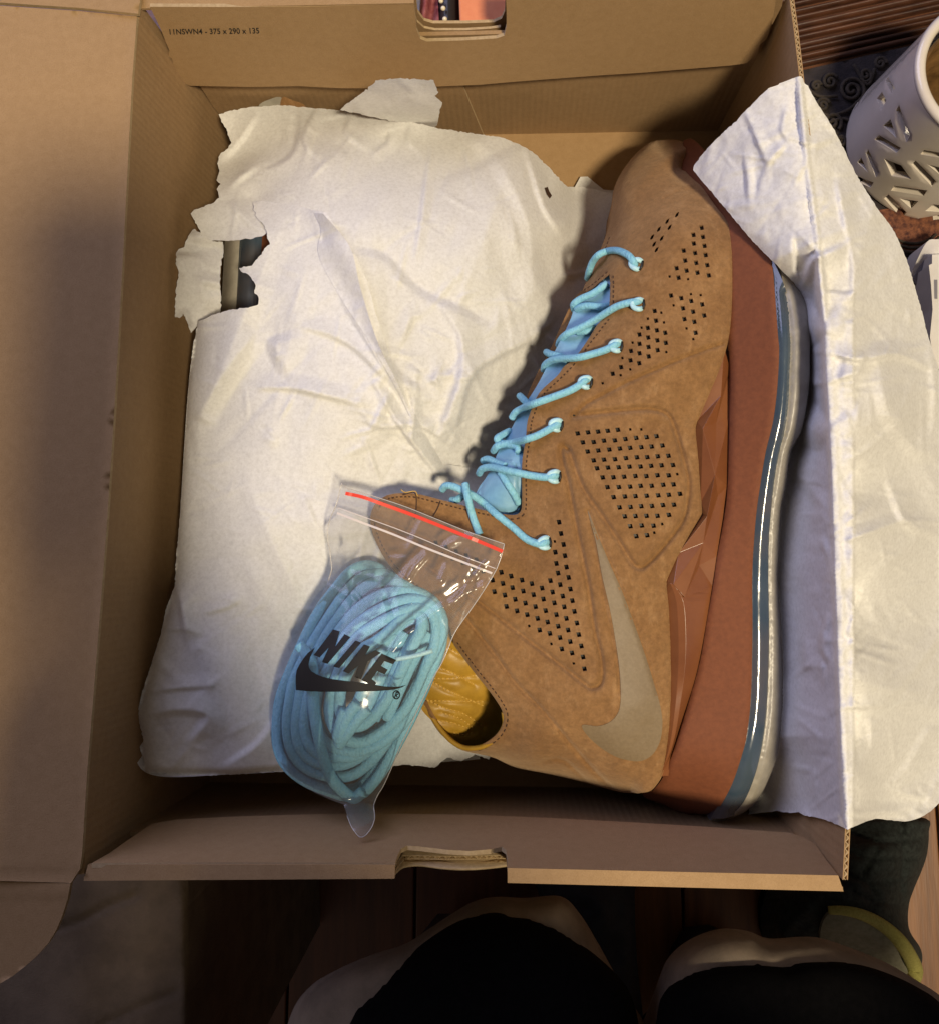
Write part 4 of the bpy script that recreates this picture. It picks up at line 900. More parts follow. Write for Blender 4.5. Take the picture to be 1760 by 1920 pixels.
# ------------------------------------------------------------------ the second shoe, wrapped; its sole shows through a tear
s2 = empty('sneaker', A1(560, 560, 4), 'second sneaker hidden in torn tissue paper, only strip of its clear sole showing', 'sneaker')
def bandp(name, x0, x1, z0, z1, m, lip=0.0, y0=400, y1=640):
    q = [(x0 + 6, y0), (x1 + 6, y0), (x1 - 6, y1), (x0 - 6, y1)]
    return patch(name, q, lambda P: z0 + (z1 - z0) * (P[:, 0] - x0) / (x1 - x0) + lip * np.sin(np.pi * np.clip((P[:, 0] - x0 - (520 - P[:, 1]) * 0.05) / (x1 - x0), 0, 1)), m, s2, step=5, smooth=False, thick=60, floor_z=8)
bandp('outsole', 418, 446, 48, 56, M['outsole'], 3.0)
bandp('air_unit', 446, 488, 56, 59, M['air'], 4.0)
bandp('midsole', 488, 560, 59, 62, M['foam'])
patch('suede_upper', [(520, 300), (800, 340), (940, 420), (950, 700), (820, 1000), (700, 1300), (480, 1320), (500, 700)], TPS([(520, 300, 45), (800, 340, 40), (940, 420, 32), (950, 700, 36), (820, 1000, 40), (700, 1300, 45), (480, 1320, 50), (500, 700, 66), (650, 700, 72)]), M['suede'], s2, step=25, thick=30, floor_z=8)
patch('toe_cap', [(484, 200), (505, 186), (530, 184), (532, 230), (490, 235)], TPS([(484, 200, 55), (505, 186, 55), (530, 184, 55), (532, 230, 44), (490, 235, 44)]), M['outsole'], s2, step=6, thick=40, floor_z=8)
patch('toe_side', [(528, 184), (550, 188), (574, 200), (574, 235), (530, 235)], TPS([(528, 184, 55), (550, 188, 55), (574, 200, 54), (574, 235, 44), (530, 235, 44)]), M['suede'], s2, step=6, thick=40, floor_z=8)
# ------------------------------------------------------------------ tissue paper
tw = empty('tissue_paper', A1(600, 800, 4), 'torn white tissue paper wrapped round the hidden second sneaker', 'tissue paper')
zw = TPS([(410, 215, 60), (430, 300, 60), (412, 370, 76), (358, 395, 80), (385, 450, 79), (500, 440, 84), (530, 198, 57), (640, 206, 55), (820, 240, 54), (960, 264, 52), (1010, 300, 44), (1050, 340, 34), (1060, 420, 42), (1075, 352, 14), (1150, 362, 8), (1150, 500, 7),
          (1085, 430, 26), (1080, 520, 26), (600, 300, 78), (800, 360, 80), (950, 380, 70), (1000, 460, 60), (700, 420, 92), (900, 480, 82), (620, 560, 96), (760, 600, 92), (900, 640, 78), (1000, 600, 58), (1040, 560, 46), (960, 720, 60), (870, 760, 78), (800, 830, 80),
          (450, 620, 90), (385, 605, 84), (355, 760, 84), (520, 760, 96), (660, 760, 100), (740, 790, 90), (860, 880, 62), (930, 880, 50), (700, 920, 84), (740, 1000, 82), (330, 1060, 87), (500, 1000, 95), (620, 1000, 92), (300, 1200, 91), (262, 1340, 93), (275, 1450, 88), (400, 1250, 94), (400, 1448, 84),
          (560, 1430, 74), (700, 1420, 52), (800, 1405, 44), (900, 1424, 36), (560, 1200, 80), (700, 1200, 76), (850, 1150, 66), (900, 1350, 40), (900, 1000, 70)])
big = [([(811, 267), (800, 330), (790, 410), (778, 484)], 7, 1.5), ([(665, 461), (726, 476), (787, 537), (860, 570), (923, 606)], 22, -2.6), ([(825, 568), (863, 629), (866, 697), (845, 770), (817, 834)], 16, 2.8),
       ([(847, 834), (878, 712), (931, 667), (985, 640), (1030, 606)], 14, 2.6), ([(566, 613), (615, 625), (665, 651), (715, 700), (756, 743)], 12, 2.2), ([(482, 727), (550, 728), (619, 743), (680, 758)], 11, 2.4), ([(368, 788), (420, 700), (482, 621)], 44, 4.0),
       ([(560, 740), (520, 700), (500, 640), (560, 612)], 26, -2.4), ([(680, 790), (720, 800), (790, 800), (850, 835)], 9, 2.0), ([(700, 712), (745, 790), (790, 850), (830, 900)], 10, 3.0), ([(640, 560), (690, 640), (740, 720), (772, 790)], 9, 2.2), ([(760, 700), (775, 760), (770, 830)], 8, 2.0), ([(750, 650), (770, 600), (790, 590)], 10, 1.6),
       ([(596, 200), (570, 262), (600, 300)], 9, 1.6), ([(560, 205), (566, 240), (540, 300), (450, 330)], 11, 1.6), ([(660, 212), (650, 250), (690, 280)], 8, 1.4), ([(720, 225), (730, 262), (700, 290)], 8, 1.4), ([(772, 232), (765, 262), (785, 285)], 8, 1.2), ([(985, 280), (1000, 330), (1020, 390), (1052, 440)], 9, 2.2), ([(880, 252), (930, 300), (990, 420), (1000, 560)], 30, 2.6),
       ([(430, 350), (470, 318), (520, 300)], 12, 1.8), ([(415, 300), (450, 262), (480, 215)], 10, 1.4), ([(430, 380), (470, 420), (500, 436)], 10, 1.4), ([(330, 1100), (340, 1130), (350, 1200)], 12, 2.4), ([(270, 1300), (330, 1290), (400, 1286)], 10, 1.6), ([(275, 1340), (340, 1330), (390, 1345), (350, 1400)], 18, 2.2), ([(380, 1150), (420, 1140), (450, 1125)], 9, 0.9),
       ([(620, 1010), (590, 980), (570, 930)], 12, 1.0), ([(300, 1180), (345, 1180), (380, 1190)], 9, 1.0), ([(520, 1350), (480, 1400), (420, 1440)], 16, 1.2)]
big = [(catmull(q, n=6), w, a) for q, w, a in big]
def wrap_wr(P):
    z = np.zeros(len(P)); m = 1 - 0.5 * np.clip((P[:, 1] - 880) / 120, 0, 1) * np.clip((700 - P[:, 0]) / 120, 0, 1)
    for pl, w, a in big: z += pfold(P, pl, w, a * 1.6)
    z += m * creases(P, 380, (300, 200, 1100, 1450), 1.3, (4, 13), (14, 75), 21)
    z += creases(P, 60, (670, 690, 880, 880), 1.7, (5, 13), (16, 60), 22)
    z += m * creases(P, 50, (300, 200, 1100, 1450), 3.3, (20, 70), (90, 300), 23)
    z += creases(P, 30, (520, 200, 820, 300), 1.0, (5, 12), (16, 60), 24, (1.2, 0.5)) + creases(P, 12, (260, 1080, 420, 1450), 1.2, (6, 16), (24, 80), 25)
    return z + 0.35 * vnoise(P, 34, 6)
def zwrap(P): return zw(P) + wrap_wr(P)
eA = [(410, 214), (432, 207), (470, 200), (530, 196), (575, 201), (640, 206), (700, 213), (760, 226), (822, 240), (890, 250), (945, 258), (985, 276), (1014, 298), (1040, 326), (1062, 350), (1090, 350), (1150, 362), (1190, 370), (1180, 520), (1080, 640), (1010, 760), (940, 900), (860, 1000), (760, 960), (620, 800), (580, 620),
      (520, 500), (512, 440), (500, 436), (496, 441), (470, 447), (446, 450), (420, 451), (398, 450), (385, 448), (376, 436), (371, 424), (362, 410), (358, 400), (364, 393), (382, 388), (400, 380), (411, 369), (408, 354), (414, 345), (406, 338), (411, 320), (408, 306), (412, 290), (424, 280), (434, 266), (428, 252), (424, 240), (416, 228)]
patch('sheet', eA, lambda P: zwrap(P) - 3.0 * np.clip(1 - pdist(P, np.array([(480, 380), (500, 440), (560, 560), (640, 760), (760, 940)], float)) / 40, 0, 1) - 4.0 * ((P[:, 0] < 660) & (P[:, 1] > 470)), M['tissue'], tw, step=4.4, smooth=False, jag=0.7, seed=5)
eB = [(474, 380), (492, 376), (520, 380), (555, 384), (590, 394), (612, 398), (640, 440), (650, 462), (668, 480), (690, 530), (705, 590), (740, 690), (790, 790), (835, 870), (900, 880), (985, 880), (1010, 960), (960, 1100), (950, 1300), (930, 1400), (916, 1424), (890, 1416), (865, 1428), (838, 1421), (815, 1440), (760, 1434), (700, 1442), (620, 1438), (560, 1446),
      (500, 1449), (440, 1452), (380, 1455), (330, 1456), (283, 1452), (272, 1448), (268, 1420), (262, 1400), (270, 1388), (258, 1345), (266, 1300), (284, 1245), (300, 1195), (312, 1140), (328, 1098), (330, 1050), (338, 960), (345, 870), (350, 790), (354, 720), (362, 650), (372, 602), (400, 590), (430, 581), (470, 575), (486, 570), (484, 556), (477, 548), (479, 536), (474, 524), (468, 516), (452, 508),
      (449, 503), (462, 499), (472, 498), (480, 488), (490, 476), (496, 466), (507, 455), (502, 446), (500, 436), (497, 424), (488, 414), (478, 404), (480, 398), (474, 392), (477, 388)]
tearB = np.array([(474, 380), (480, 398), (500, 440), (486, 475), (452, 505), (484, 556), (470, 575), (400, 590), (372, 602)], float)
foldB = np.array([(612, 398), (650, 462), (690, 530), (740, 690), (790, 790), (835, 870)], float)
def zB(P): return zwrap(P) + 1.6 + 2.2 * np.exp(-pdist(P, tearB) / 26.0) + np.clip((760 - P[:, 1]) / 250, 0, 1) * 6.5 * np.exp(-(pdist(P, foldB) / 30.0)**2) - 2.4 * np.clip((P[:, 1] - 560) / 200, 0, 1) * np.clip(1 - pdist(P, foldB) / 12, 0, 1) + roll(P, np.array([(372, 602), (354, 720), (338, 960), (328, 1098), (284, 1245), (258, 1345), (272, 1448)], float), 30, 5) + roll(P, np.array([(272, 1450), (440, 1452), (620, 1438)], float), 14, 5)
patch('torn_sheet', eB, zB, M['tissue'], tw, step=4.2, smooth=False, jag=0.6, seed=6)
fL1 = catmull([(588, 399), (602, 430), (598, 480), (640, 560), (690, 636), (744, 730), (768, 780)], step=6); fL2 = catmull([(606, 400), (656, 462), (676, 540), (708, 640), (746, 720), (772, 782)], step=6)
def zfold(P):
    d1, d2 = pdist(P, fL1), pdist(P, fL2); t = d1 / np.maximum(d1 + d2, 1e-6)
    return zB(P) + 1.5 + 6.0 * t**1.3 * np.clip((800 - P[:, 1]) / 160, 0, 1) + 0.6 * vnoise(P, 16, 3)
patch('folded_edge', np.vstack([fL2, fL1[::-1]]), zfold, M['tissue'], tw, step=4.2, smooth=False)
sk = np.array([(372, 602), (354, 720), (338, 960), (328, 1098), (284, 1245), (258, 1345), (272, 1448), (440, 1452), (620, 1440), (760, 1434), (900, 1424)], float); sk = catmull(sk, step=10)
a = at(sk, zB(sk)); c3 = at([(640, 1000)], 40)[0]; b = a.copy(); b[:, 2] = 0.004; b[:, :2] += (c3[:2] - b[:, :2]) * 0.12; n = len(sk)
link('tucked_side', np.vstack([a, b]), [(i, i + 1, n + i + 1, n + i) for i in range(n - 1)], M['tissue'], tw, True)
eC = [(364, 428), (374, 434), (384, 446), (400, 452), (418, 453), (420, 470), (414, 500), (412, 530), (415, 560), (413, 590), (408, 606), (370, 612), (358, 624), (352, 606), (344, 588), (337, 596), (328, 594), (329, 560), (332, 530), (336, 512), (330, 494), (331, 474), (336, 466), (345, 463), (350, 450), (356, 438)]
zC = TPS([(364, 428, 77), (418, 453, 74), (415, 560, 76), (408, 606, 76), (328, 594, 82), (331, 474, 82), (370, 520, 84), (390, 480, 80), (352, 606, 80)])
patch('crumpled_scrap', eC, lambda P: zC(P) + creases(P, 26, (325, 425, 425, 620), 3.0, (8, 24), (20, 70), 31), M['tissue'], tw, step=4.0, smooth=False, jag=0.6, seed=8)
td = empty('tissue_paper', A1(740, 215, 4), 'crumpled white tissue scrap against the far box wall under the folded flap', 'tissue paper')
eD = [(638, 206), (655, 190), (672, 178), (690, 166), (705, 150), (760, 146), (812, 150), (818, 165), (822, 172), (816, 180), (829, 191), (824, 214), (820, 234), (812, 240), (780, 236), (730, 226), (680, 214)]
zD = TPS([(638, 206, 40), (690, 166, 44), (812, 150, 46), (829, 191, 36), (812, 240, 22), (730, 226, 26), (750, 185, 42)])
patch('sheet', eD, lambda P: atp(P, (0, 0.3595, 0), (0, 1, 0.12))[:, 2] * 1000 + creases(P, 40, (630, 140, 830, 245), 2.2, (8, 24), (20, 80), 33, (0.2, 0.6)), M['tissue'], td, step=4.5, smooth=False, jag=0.8, seed=9)
tf = empty('tissue_paper', A1(1250, 900, 2), 'flat white tissue paper lying on the box bottom beneath the uncovered sneaker', 'tissue paper')
patch('sheet', [(1075, 352), (1150, 358), (1290, 300), (1380, 400), (1400, 900), (1380, 1420), (1200, 1440), (1000, 1420), (960, 1100), (1020, 700)], lambda P: 4.0 + 0.6 * vnoise(P, 30, 4), M['tissue'], tf, step=16, jag=0.6)

# the sheet over the right-hand wall
tr = empty('tissue_paper', A1(1545, 700, 136), 'white tissue paper draped over the box rim beside the uncovered sneaker', 'tissue paper')
zr = TPS([(1500, 142, 139), (1514, 165, 137), (1511, 300, 139), (1525, 450, 139), (1540, 620, 139.5), (1553, 800, 139.5), (1566, 1000, 139.5), (1579, 1250, 139.5), (1588, 1450, 139.5), (1590, 1552, 138),
          (1440, 165, 134), (1390, 215, 124), (1340, 262, 112), (1300, 312, 98), (1330, 356, 107), (1400, 440, 119), (1450, 488, 123), (1478, 520, 120), (1420, 330, 128), (1460, 420, 131), (1370, 300, 118),
          (1500, 560, 108), (1505, 640, 96), (1500, 750, 86), (1480, 860, 74), (1470, 950, 62), (1455, 1050, 54), (1455, 1200, 48), (1450, 1350, 44), (1420, 1480, 28), (1415, 1530, 24), (1470, 1528, 50), (1530, 1535, 88), (1530, 900, 108), (1520, 1100, 92), (1520, 1300, 88), (1520, 1450, 84),
          (1560, 260, 128), (1600, 330, 122), (1650, 400, 112), (1690, 460, 104), (1740, 640, 90), (1640, 620, 120), (1600, 500, 130), (1640, 900, 116), (1720, 850, 92), (1800, 760, 70), (1650, 1200, 108), (1760, 1100, 70), (1640, 1450, 108), (1740, 1400, 74), (1640, 1535, 104), (1745, 1515, 76), (1850, 1100, 50), (1850, 1450, 50)])
rl = np.array([(1497, 137), (1512, 300), (1532, 450), (1549, 620), (1561, 850), (1570, 1100), (1578, 1350), (1585, 1500), (1588, 1562)], float)
bigR = [([(1401, 216), (1418, 258), (1433, 296), (1438, 307)], 8, 2.2), ([(1394, 284), (1400, 330), (1402, 371)], 8, 2.0), ([(1438, 307), (1452, 290), (1470, 271)], 8, 1.8), ([(1438, 305), (1424, 345), (1420, 370)], 7, 1.2), ([(1568, 335), (1580, 400), (1595, 458)], 12, 3.0), ([(1595, 458), (1560, 472), (1522, 490), (1504, 545)], 15, 4.2),
        ([(1595, 458), (1598, 510), (1595, 554), (1554, 549)], 11, 2.4), ([(1490, 446), (1493, 480), (1495, 513)], 10, -3.4), ([(1470, 252), (1520, 270), (1572, 257)], 8, 1.4), ([(1475, 200), (1465, 240), (1480, 270)], 9, 1.4), ([(1516, 659), (1551, 661), (1612, 674), (1681, 665), (1742, 691)], 11, 3.2), ([(1516, 722), (1555, 715), (1612, 696)], 10, 2.6),
        ([(1568, 1018), (1630, 1000), (1690, 979), (1720, 992)], 9, 2.6), ([(1664, 900), (1680, 945), (1699, 979), (1751, 1005)], 14, 3.0), ([(1555, 1341), (1585, 1326), (1664, 1324)], 10, 3.0), ([(1590, 1528), (1655, 1524), (1700, 1530)], 9, 2.4), ([(1681, 1485), (1733, 1498)], 10, 2.2), ([(1630, 1345), (1632, 1400)], 8, 1.4), ([(1745, 1360), (1700, 1440), (1660, 1480)], 18, 2.4),
        ([(1540, 1010), (1556, 1060), (1548, 1110)], 12, 2.6), ([(1552, 1150), (1540, 1210), (1560, 1250)], 12, 2.8), ([(1560, 1100), (1575, 1160), (1600, 1200)], 14, 2.2), ([(1640, 640), (1660, 760), (1700, 830), (1760, 860)], 26, 2.8), ([(1740, 640), (1752, 740), (1745, 830)], 16, 2.0), ([(1594, 730), (1610, 690), (1622, 660)], 14, 2.2), ([(1480, 870), (1530, 930), (1562, 975)], 24, 2.4), ([(1510, 1200), (1508, 1260)], 10, 1.4)]
bigR = [(catmull(q, n=6), w, a) for q, w, a in bigR]
def zR(P):
    d = pdist(P, rl); cre = np.zeros(len(P))
    for pl, w, a in bigR: cre += pfold(P, pl, w, a * 1.6)
    cre += creases(P, 110, (1300, 140, 1600, 560), 1.3, (4, 12), (14, 75), 41) + creases(P, 230, (1500, 300, 1800, 1550), 1.6, (4, 13), (14, 80), 42) + creases(P, 34, (1530, 970, 1600, 1280), 2.0, (6, 16), (16, 50), 45) + creases(P, 40, (1300, 140, 1800, 1550), 3.4, (22, 64), (90, 300), 44)
    w = np.clip(d / 26.0, 0, 1) * 0.85 + 0.15
    m = np.where(P[:, 1] < 560, 0.75, 1.0)
    ins = (P[:, 1] > 545) & (P[:, 0] < 1600)
    base = zr(P).copy(); wz = np.zeros(len(P)); i = np.where(ins)[0]; wz[i] = wall_z(P[i])
    k = np.clip((P[:, 1] - 545) / 60.0, 0, 1)
    ds = pdist(P, our); tt = ds / np.maximum(ds + d, 1e-6); sz = 86.0 + 53.0 * tt; wz = np.where(ins, np.maximum(wz, sz - 4 - np.clip((P[:, 1] - 1380) / 140, 0, 1) * 40 * (1 - tt)), 0)
    base = np.where(ins & (wz > 0), np.maximum(base * k + np.maximum(base, wz) * (1 - k), wz + 4.0 * k - 30 * (1 - k)), base)
    base = np.maximum(base, 140.0 - 1.2 * np.maximum(0, d - 4))
    w = np.where(P[:, 1] < 600, 1.0, w)
    return base + cre * w * m + 2.6 * np.maximum(0, 1 - d / 15.0) * (P[:, 1] > 480) + 0.5 * vnoise(P, 30, 12) + 0.2 * vnoise(P, 11, 13)
eR = [(1500, 142), (1496, 143), (1480, 148), (1462, 156), (1440, 165), (1428, 176), (1408, 196), (1390, 214), (1380, 226), (1355, 248), (1325, 278), (1300, 309), (1299, 318), (1306, 328), (1330, 356), (1362, 394), (1400, 440), (1428, 470), (1450, 491), (1470, 512), (1488, 530), (1500, 552), (1508, 590), (1500, 640), (1496, 720), (1478, 800), (1462, 870), (1446, 960), (1436, 1060), (1440, 1200), (1444, 1320), (1430, 1420), (1405, 1500),
      (1402, 1528), (1424, 1525), (1455, 1521), (1480, 1525), (1497, 1523), (1508, 1530), (1530, 1533), (1556, 1541), (1580, 1552), (1588, 1556), (1602, 1550), (1622, 1541), (1645, 1535), (1672, 1539), (1700, 1541), (1722, 1535), (1744, 1522), (1758, 1508), (1790, 1490), (1850, 1480), (1850, 760), (1775, 740), (1762, 700), (1752, 668), (1741, 636), (1727, 580), (1712, 528), (1700, 488), (1684, 450), (1670, 424), (1648, 396), (1620, 352), (1602, 322),
      (1584, 284), (1562, 240), (1544, 212), (1530, 190), (1520, 172), (1514, 160), (1508, 156), (1504, 146)]
patch('sheet', eR, zR, M['tissue'], tr, step=4.2, smooth=False, jag=0.4, seed=10)
hole_c = np.array([(1020, 352), (1026, 350), (1029, 358), (1034, 366), (1030, 372), (1024, 364)], float)
patch('small_tear', hole_c, lambda P: zwrap(P) + 0.6, M['darkthread'], tw, step=3, smooth=False)

# ------------------------------------------------------------------ spare laces in their bag
coilz = TPS([(720, 1070, 102), (640, 1090, 100), (830, 1150, 106), (600, 1160, 100), (540, 1300, 96), (515, 1390, 92), (560, 1450, 92), (650, 1495, 88), (720, 1450, 92), (780, 1320, 100), (830, 1200, 106), (690, 1280, 108), (660, 1380, 104), (740, 1180, 110)])
sl = empty('spare_laces', A1(680, 1290, 80), 'coil of spare sky blue laces packed inside the clear printed bag', 'laces')
SR = 0.00255
def zA(x, y): return (500 + x / 4.889, 1030 + y / 4.889)
def zBq(x, y): return (500 + x / 4.889, 1250 + y / 4.889)
strands = []
def st(pts, f, dz=0.0, ends=(0, 0)):
    q = [f(x, y) for x, y in pts]; n = len(q)
    zz = coilz(np.array(q)) + dz
    strands.append([(x, y, z) for (x, y), z in zip(q, zz)])
st([(920, 390), (820, 500), (740, 610), (660, 720)], zBq, 3.0); st([(830, 340), (760, 430), (700, 560), (660, 680)], zBq, 3.4); st([(720, 400), (680, 520), (650, 660)], zBq, 3.0)
st([(300, -200), (400, -60), (422, 40), (425, 230), (440, 430), (475, 640), (525, 850), (600, 1030), (710, 1150), (800, 1205), (880, 1150)], zBq, 4.0)
for x_ in (900, 1010, 1120, 1230): st([(x_ + 260, 760), (x_ + 120, 1010), (x_ - 10, 1280), (x_ - 130, 1560)], zA, -4.0 - (x_ % 3))
mb = MB()
for s in strands: mb.tube(ppath(s, n=9), SR, 10)
loops = [[(120, 1406), (190, 1190), (350, 820), (480, 570), (620, 380), (760, 215), (880, 155), (1000, 165), (1090, 225), (1200, 320), (1350, 450), (1500, 590), (1590, 760), (1575, 950), (1510, 1110), (1420, 1326), (1320, 1546), (1200, 1776), (1080, 1996), (970, 2146), (870, 2240), (740, 2262), (560, 2210), (350, 2120), (190, 1990), (112, 1836), (97, 1636)],
         [(212, 1406), (260, 1180), (400, 900), (560, 640), (700, 430), (840, 285), (960, 230), (1080, 225), (1190, 280), (1330, 380), (1470, 510), (1580, 680), (1600, 850), (1540, 1020), (1430, 1156), (1330, 1340), (1220, 1556), (1090, 1776), (950, 1946), (800, 2060), (640, 2086), (450, 2046), (310, 1960), (222, 1816), (190, 1616)],
         [(300, 1400), (342, 1200), (500, 880), (640, 660), (780, 470), (900, 350), (1020, 300), (1150, 285), (1290, 340), (1430, 450), (1560, 600), (1605, 770), (1560, 950), (1450, 1150), (1330, 1360), (1200, 1560), (1060, 1740), (900, 1870), (740, 1960), (570, 1980), (410, 1926), (310, 1816), (272, 1636)],
         [(400, 1290), (440, 1180), (560, 930), (690, 720), (850, 540), (1030, 430), (1200, 385), (1330, 380), (1450, 425), (1560, 530), (1605, 700), (1580, 870), (1490, 1080), (1390, 1300), (1260, 1500), (1120, 1680), (960, 1810), (800, 1900), (640, 1900), (500, 1880), (400, 1800), (352, 1650), (360, 1476)],
         [(470, 1300), (520, 1190), (640, 960), (740, 780), (880, 650), (1010, 570), (1160, 500), (1340, 460), (1480, 490), (1580, 570), (1615, 700), (1590, 880), (1530, 1060), (1440, 1260), (1340, 1460), (1200, 1650), (1040, 1780), (860, 1850), (700, 1845), (560, 1780), (470, 1650), (442, 1480)],
         [(600, 1300), (660, 1130), (760, 900), (870, 780), (1010, 690), (1150, 620), (1290, 560), (1420, 535), (1510, 580), (1552, 700), (1540, 880), (1470, 1060), (1390, 1260), (1290, 1440), (1160, 1590), (1020, 1700), (870, 1770), (730, 1745), (625, 1650), (575, 1490)],
         [(700, 1220), (760, 1080), (860, 930), (1000, 850), (1140, 740), (1240, 640), (1330, 590), (1410, 610), (1420, 720), (1350, 870), (1280, 1020), (1200, 1190), (1120, 1350), (1020, 1490), (900, 1600), (790, 1620), (690, 1530), (672, 1360)]]
rl_ = random.Random(11)
def loop_tube(L, dz, k, sc=1.0, rot=0.0):
    q = np.array([zA(*p) for p in L]); c_ = np.array([674, 1282.]); ca, sa = math.cos(rot), math.sin(rot)
    q = c_ + ((q - c_) * sc) @ np.array([[ca, sa], [-sa, ca]])
    q = catmull(q, n=8, loop=True); th = np.arange(len(q)) / len(q) * 2 * math.pi
    wob = 0.5 * np.sin(3 * th + k * 1.7) + 0.4 * np.sin(5 * th + k)
    top_w = np.clip((1300 - q[:, 1]) / 200, -1, 1)
    z = coilz(q) - 5.0 + dz + wob + (0.85 * k) * np.clip(0.55 + 0.45 * top_w, 0, 1) + np.clip(-top_w, 0, 1) * (2.0 - 0.3 * k)
    mb.tube(at(q, z), SR, 10, True)
for k, L in enumerate(loops): loop_tube(L, 0.0, k)
for k, L in enumerate(loops[:7]): loop_tube(L, -5.2, k, 0.95, 0.035 * (-1)**k)
for k, L in enumerate(loops[1:7:2]): loop_tube(L, -9.5, k, 0.92, -0.05)
mb.build('lace_coil', M['lace'], sl)
for x0, y0, x1, y1, dz in [(1180, 1010, 1520, 930, 6.5)]:
    a, b = zA(x0, y0), zA(x1, y1); zz = coilz(np.array([a, b])) + dz
    MB().tube(ppath([(a[0], a[1], zz[0]), ((a[0] + b[0]) / 2, (a[1] + b[1]) / 2 + 2, zz.mean()), (b[0], b[1], zz[1])]), 0.0010, 8).build('lace_tip', M['loop'], sl)

bag = empty('plastic_bag', A1(750, 1250, 90), 'clear resealable plastic bag with red strip and black print on top of the sneaker', 'plastic bag')
bo = [(641, 905), (649, 914), (700, 930), (760, 950), (820, 974), (880, 998), (945, 1020), (941, 1037), (934, 1058), (926, 1075), (908, 1105), (886, 1138), (859, 1176), (848, 1196), (840, 1217), (828, 1244), (814, 1268), (800, 1296), (787, 1323), (768, 1364), (750, 1401), (736, 1436), (720, 1472), (708, 1492), (701, 1510), (702, 1522), (703, 1534), (698, 1550), (690, 1562), (684, 1568), (675, 1570), (667, 1562), (659, 1550), (651, 1530), (645, 1509),
      (620, 1500), (592, 1488), (562, 1470), (536, 1450), (522, 1426), (513, 1398), (510, 1364), (512, 1330), (522, 1292), (536, 1255), (552, 1216), (566, 1180), (586, 1144), (604, 1112), (616, 1088), (622, 1067), (620, 1048), (618, 1030), (614, 1010), (615, 989), (620, 970), (627, 955), (633, 938), (637, 921)]
film_z = TPS([(641, 905, 112), (760, 950, 110), (880, 998, 113), (945, 1020, 116), (926, 1075, 115), (859, 1176, 112), (820, 1255, 112), (787, 1323, 106), (740, 1425, 98), (702, 1510, 92), (690, 1562, 112), (660, 1550, 112), (645, 1509, 100), (675, 1572, 113), (702, 1530, 106), (560, 1470, 94), (513, 1398, 95), (512, 1330, 97), (552, 1216, 101), (604, 1112, 103), (620, 1040, 106), (627, 955, 110),
              (700, 1090, 112), (800, 1140, 117), (740, 1200, 121), (690, 1280, 121), (660, 1380, 119), (600, 1300, 117), (590, 1230, 115), (720, 1340, 117), (640, 1180, 117), (660, 1450, 110), (770, 1270, 115), (760, 1030, 113), (840, 1090, 116)])
diagC = catmull([(905, 1100), (880, 1110), (850, 1130), (820, 1146), (790, 1170), (760, 1195), (735, 1225)], n=6)
def flat_w(P):
    return np.clip(pdist(P, np.array([(585, 1250), (620, 1270), (740, 1275)], float)) / 50.0 - 1.0, 0, 1)
def zfilm(P):
    z = film_z(P) + flat_w(P) * (creases(P, 60, (600, 900, 950, 1200), 1.0, (5, 12), (16, 80), 61) + creases(P, 34, (520, 1080, 880, 1570), 0.9, (5, 14), (24, 110), 62, (1.9, 0.5)))
    z += 2.6 * np.maximum(0, 1 - pdist(P, diagC) / 13.0)
    z += 1.4 * np.maximum(0, 1 - pdist(P, np.array([(800, 1040), (776, 1064), (764, 1085)], float)) / 9) + 1.4 * np.maximum(0, 1 - pdist(P, np.array([(838, 1062), (826, 1090)], float)) / 8)
    return z
patch('film', bo, zfilm, M['film'], bag, step=4.5, smooth=False, seed=12)
zlo = TPS([(641, 905, 108), (945, 1020, 112), (860, 1176, 108), (787, 1323, 92), (702, 1510, 87), (675, 1570, 111), (690, 1560, 110), (640, 1480, 90), (513, 1398, 88), (552, 1216, 92), (618, 1030, 102), (690, 1280, 88)])
patch('film', [(x + (735 - x) * 0.01, y) for x, y in bo], lambda P: np.minimum(zlo(P), zfilm(P) - 0.6), M['film'], bag, step=12, smooth=False, seed=13)
def strip_on(name, pts, w, m, dz=0.5):
    p = catmull(pts, step=6); a, b = offset(p, w / 2), offset(p, -w / 2); zz = zfilm(p) + dz
    pa, pb = at(a, zz), at(b, zz); n = len(p); lo = np.array([0, 0, 0.0004])
    V = np.vstack([pa, pb, pa - lo, pb - lo]); F = [(i, i + 1, n + i + 1, n + i) for i in range(n - 1)] + [(2 * n + i, 3 * n + i, 3 * n + i + 1, 2 * n + i + 1) for i in range(n - 1)] + [(i, 2 * n + i, 2 * n + i + 1, i + 1) for i in range(n - 1)] + [(n + i, n + i + 1, 3 * n + i + 1, 3 * n + i) for i in range(n - 1)]
    return link(name, V, F, m, bag, False)
strip_on('red_strip', [(648, 925), (680, 932), (720, 946), (780, 968), (840, 992), (890, 1012), (942, 1034)], 6.5, M['red'], 0.9)
strip_on('zip_ridge', [(632, 962), (690, 984), (740, 1003), (800, 1028), (860, 1051), (922, 1075)], 4.0, M['zip'], 0.8)
strip_on('zip_ridge', [(634, 952), (690, 972), (745, 992), (800, 1014), (860, 1040), (928, 1066)], 1.4, M['zip'], 0.7)
for nm, pts, r in (('sealed_edge', bo[0:7], 0.00018), ('sealed_edge', bo[6:26], 0.0002), ('sealed_edge', bo[49:] + bo[:1], 0.0002), ('sealed_edge', bo[24:34], 0.00018)):
    p = catmull(pts, step=5); MB().tube(at(p, zfilm(p) + 0.1), r, 6).build(nm, M['filmedge'], bag)
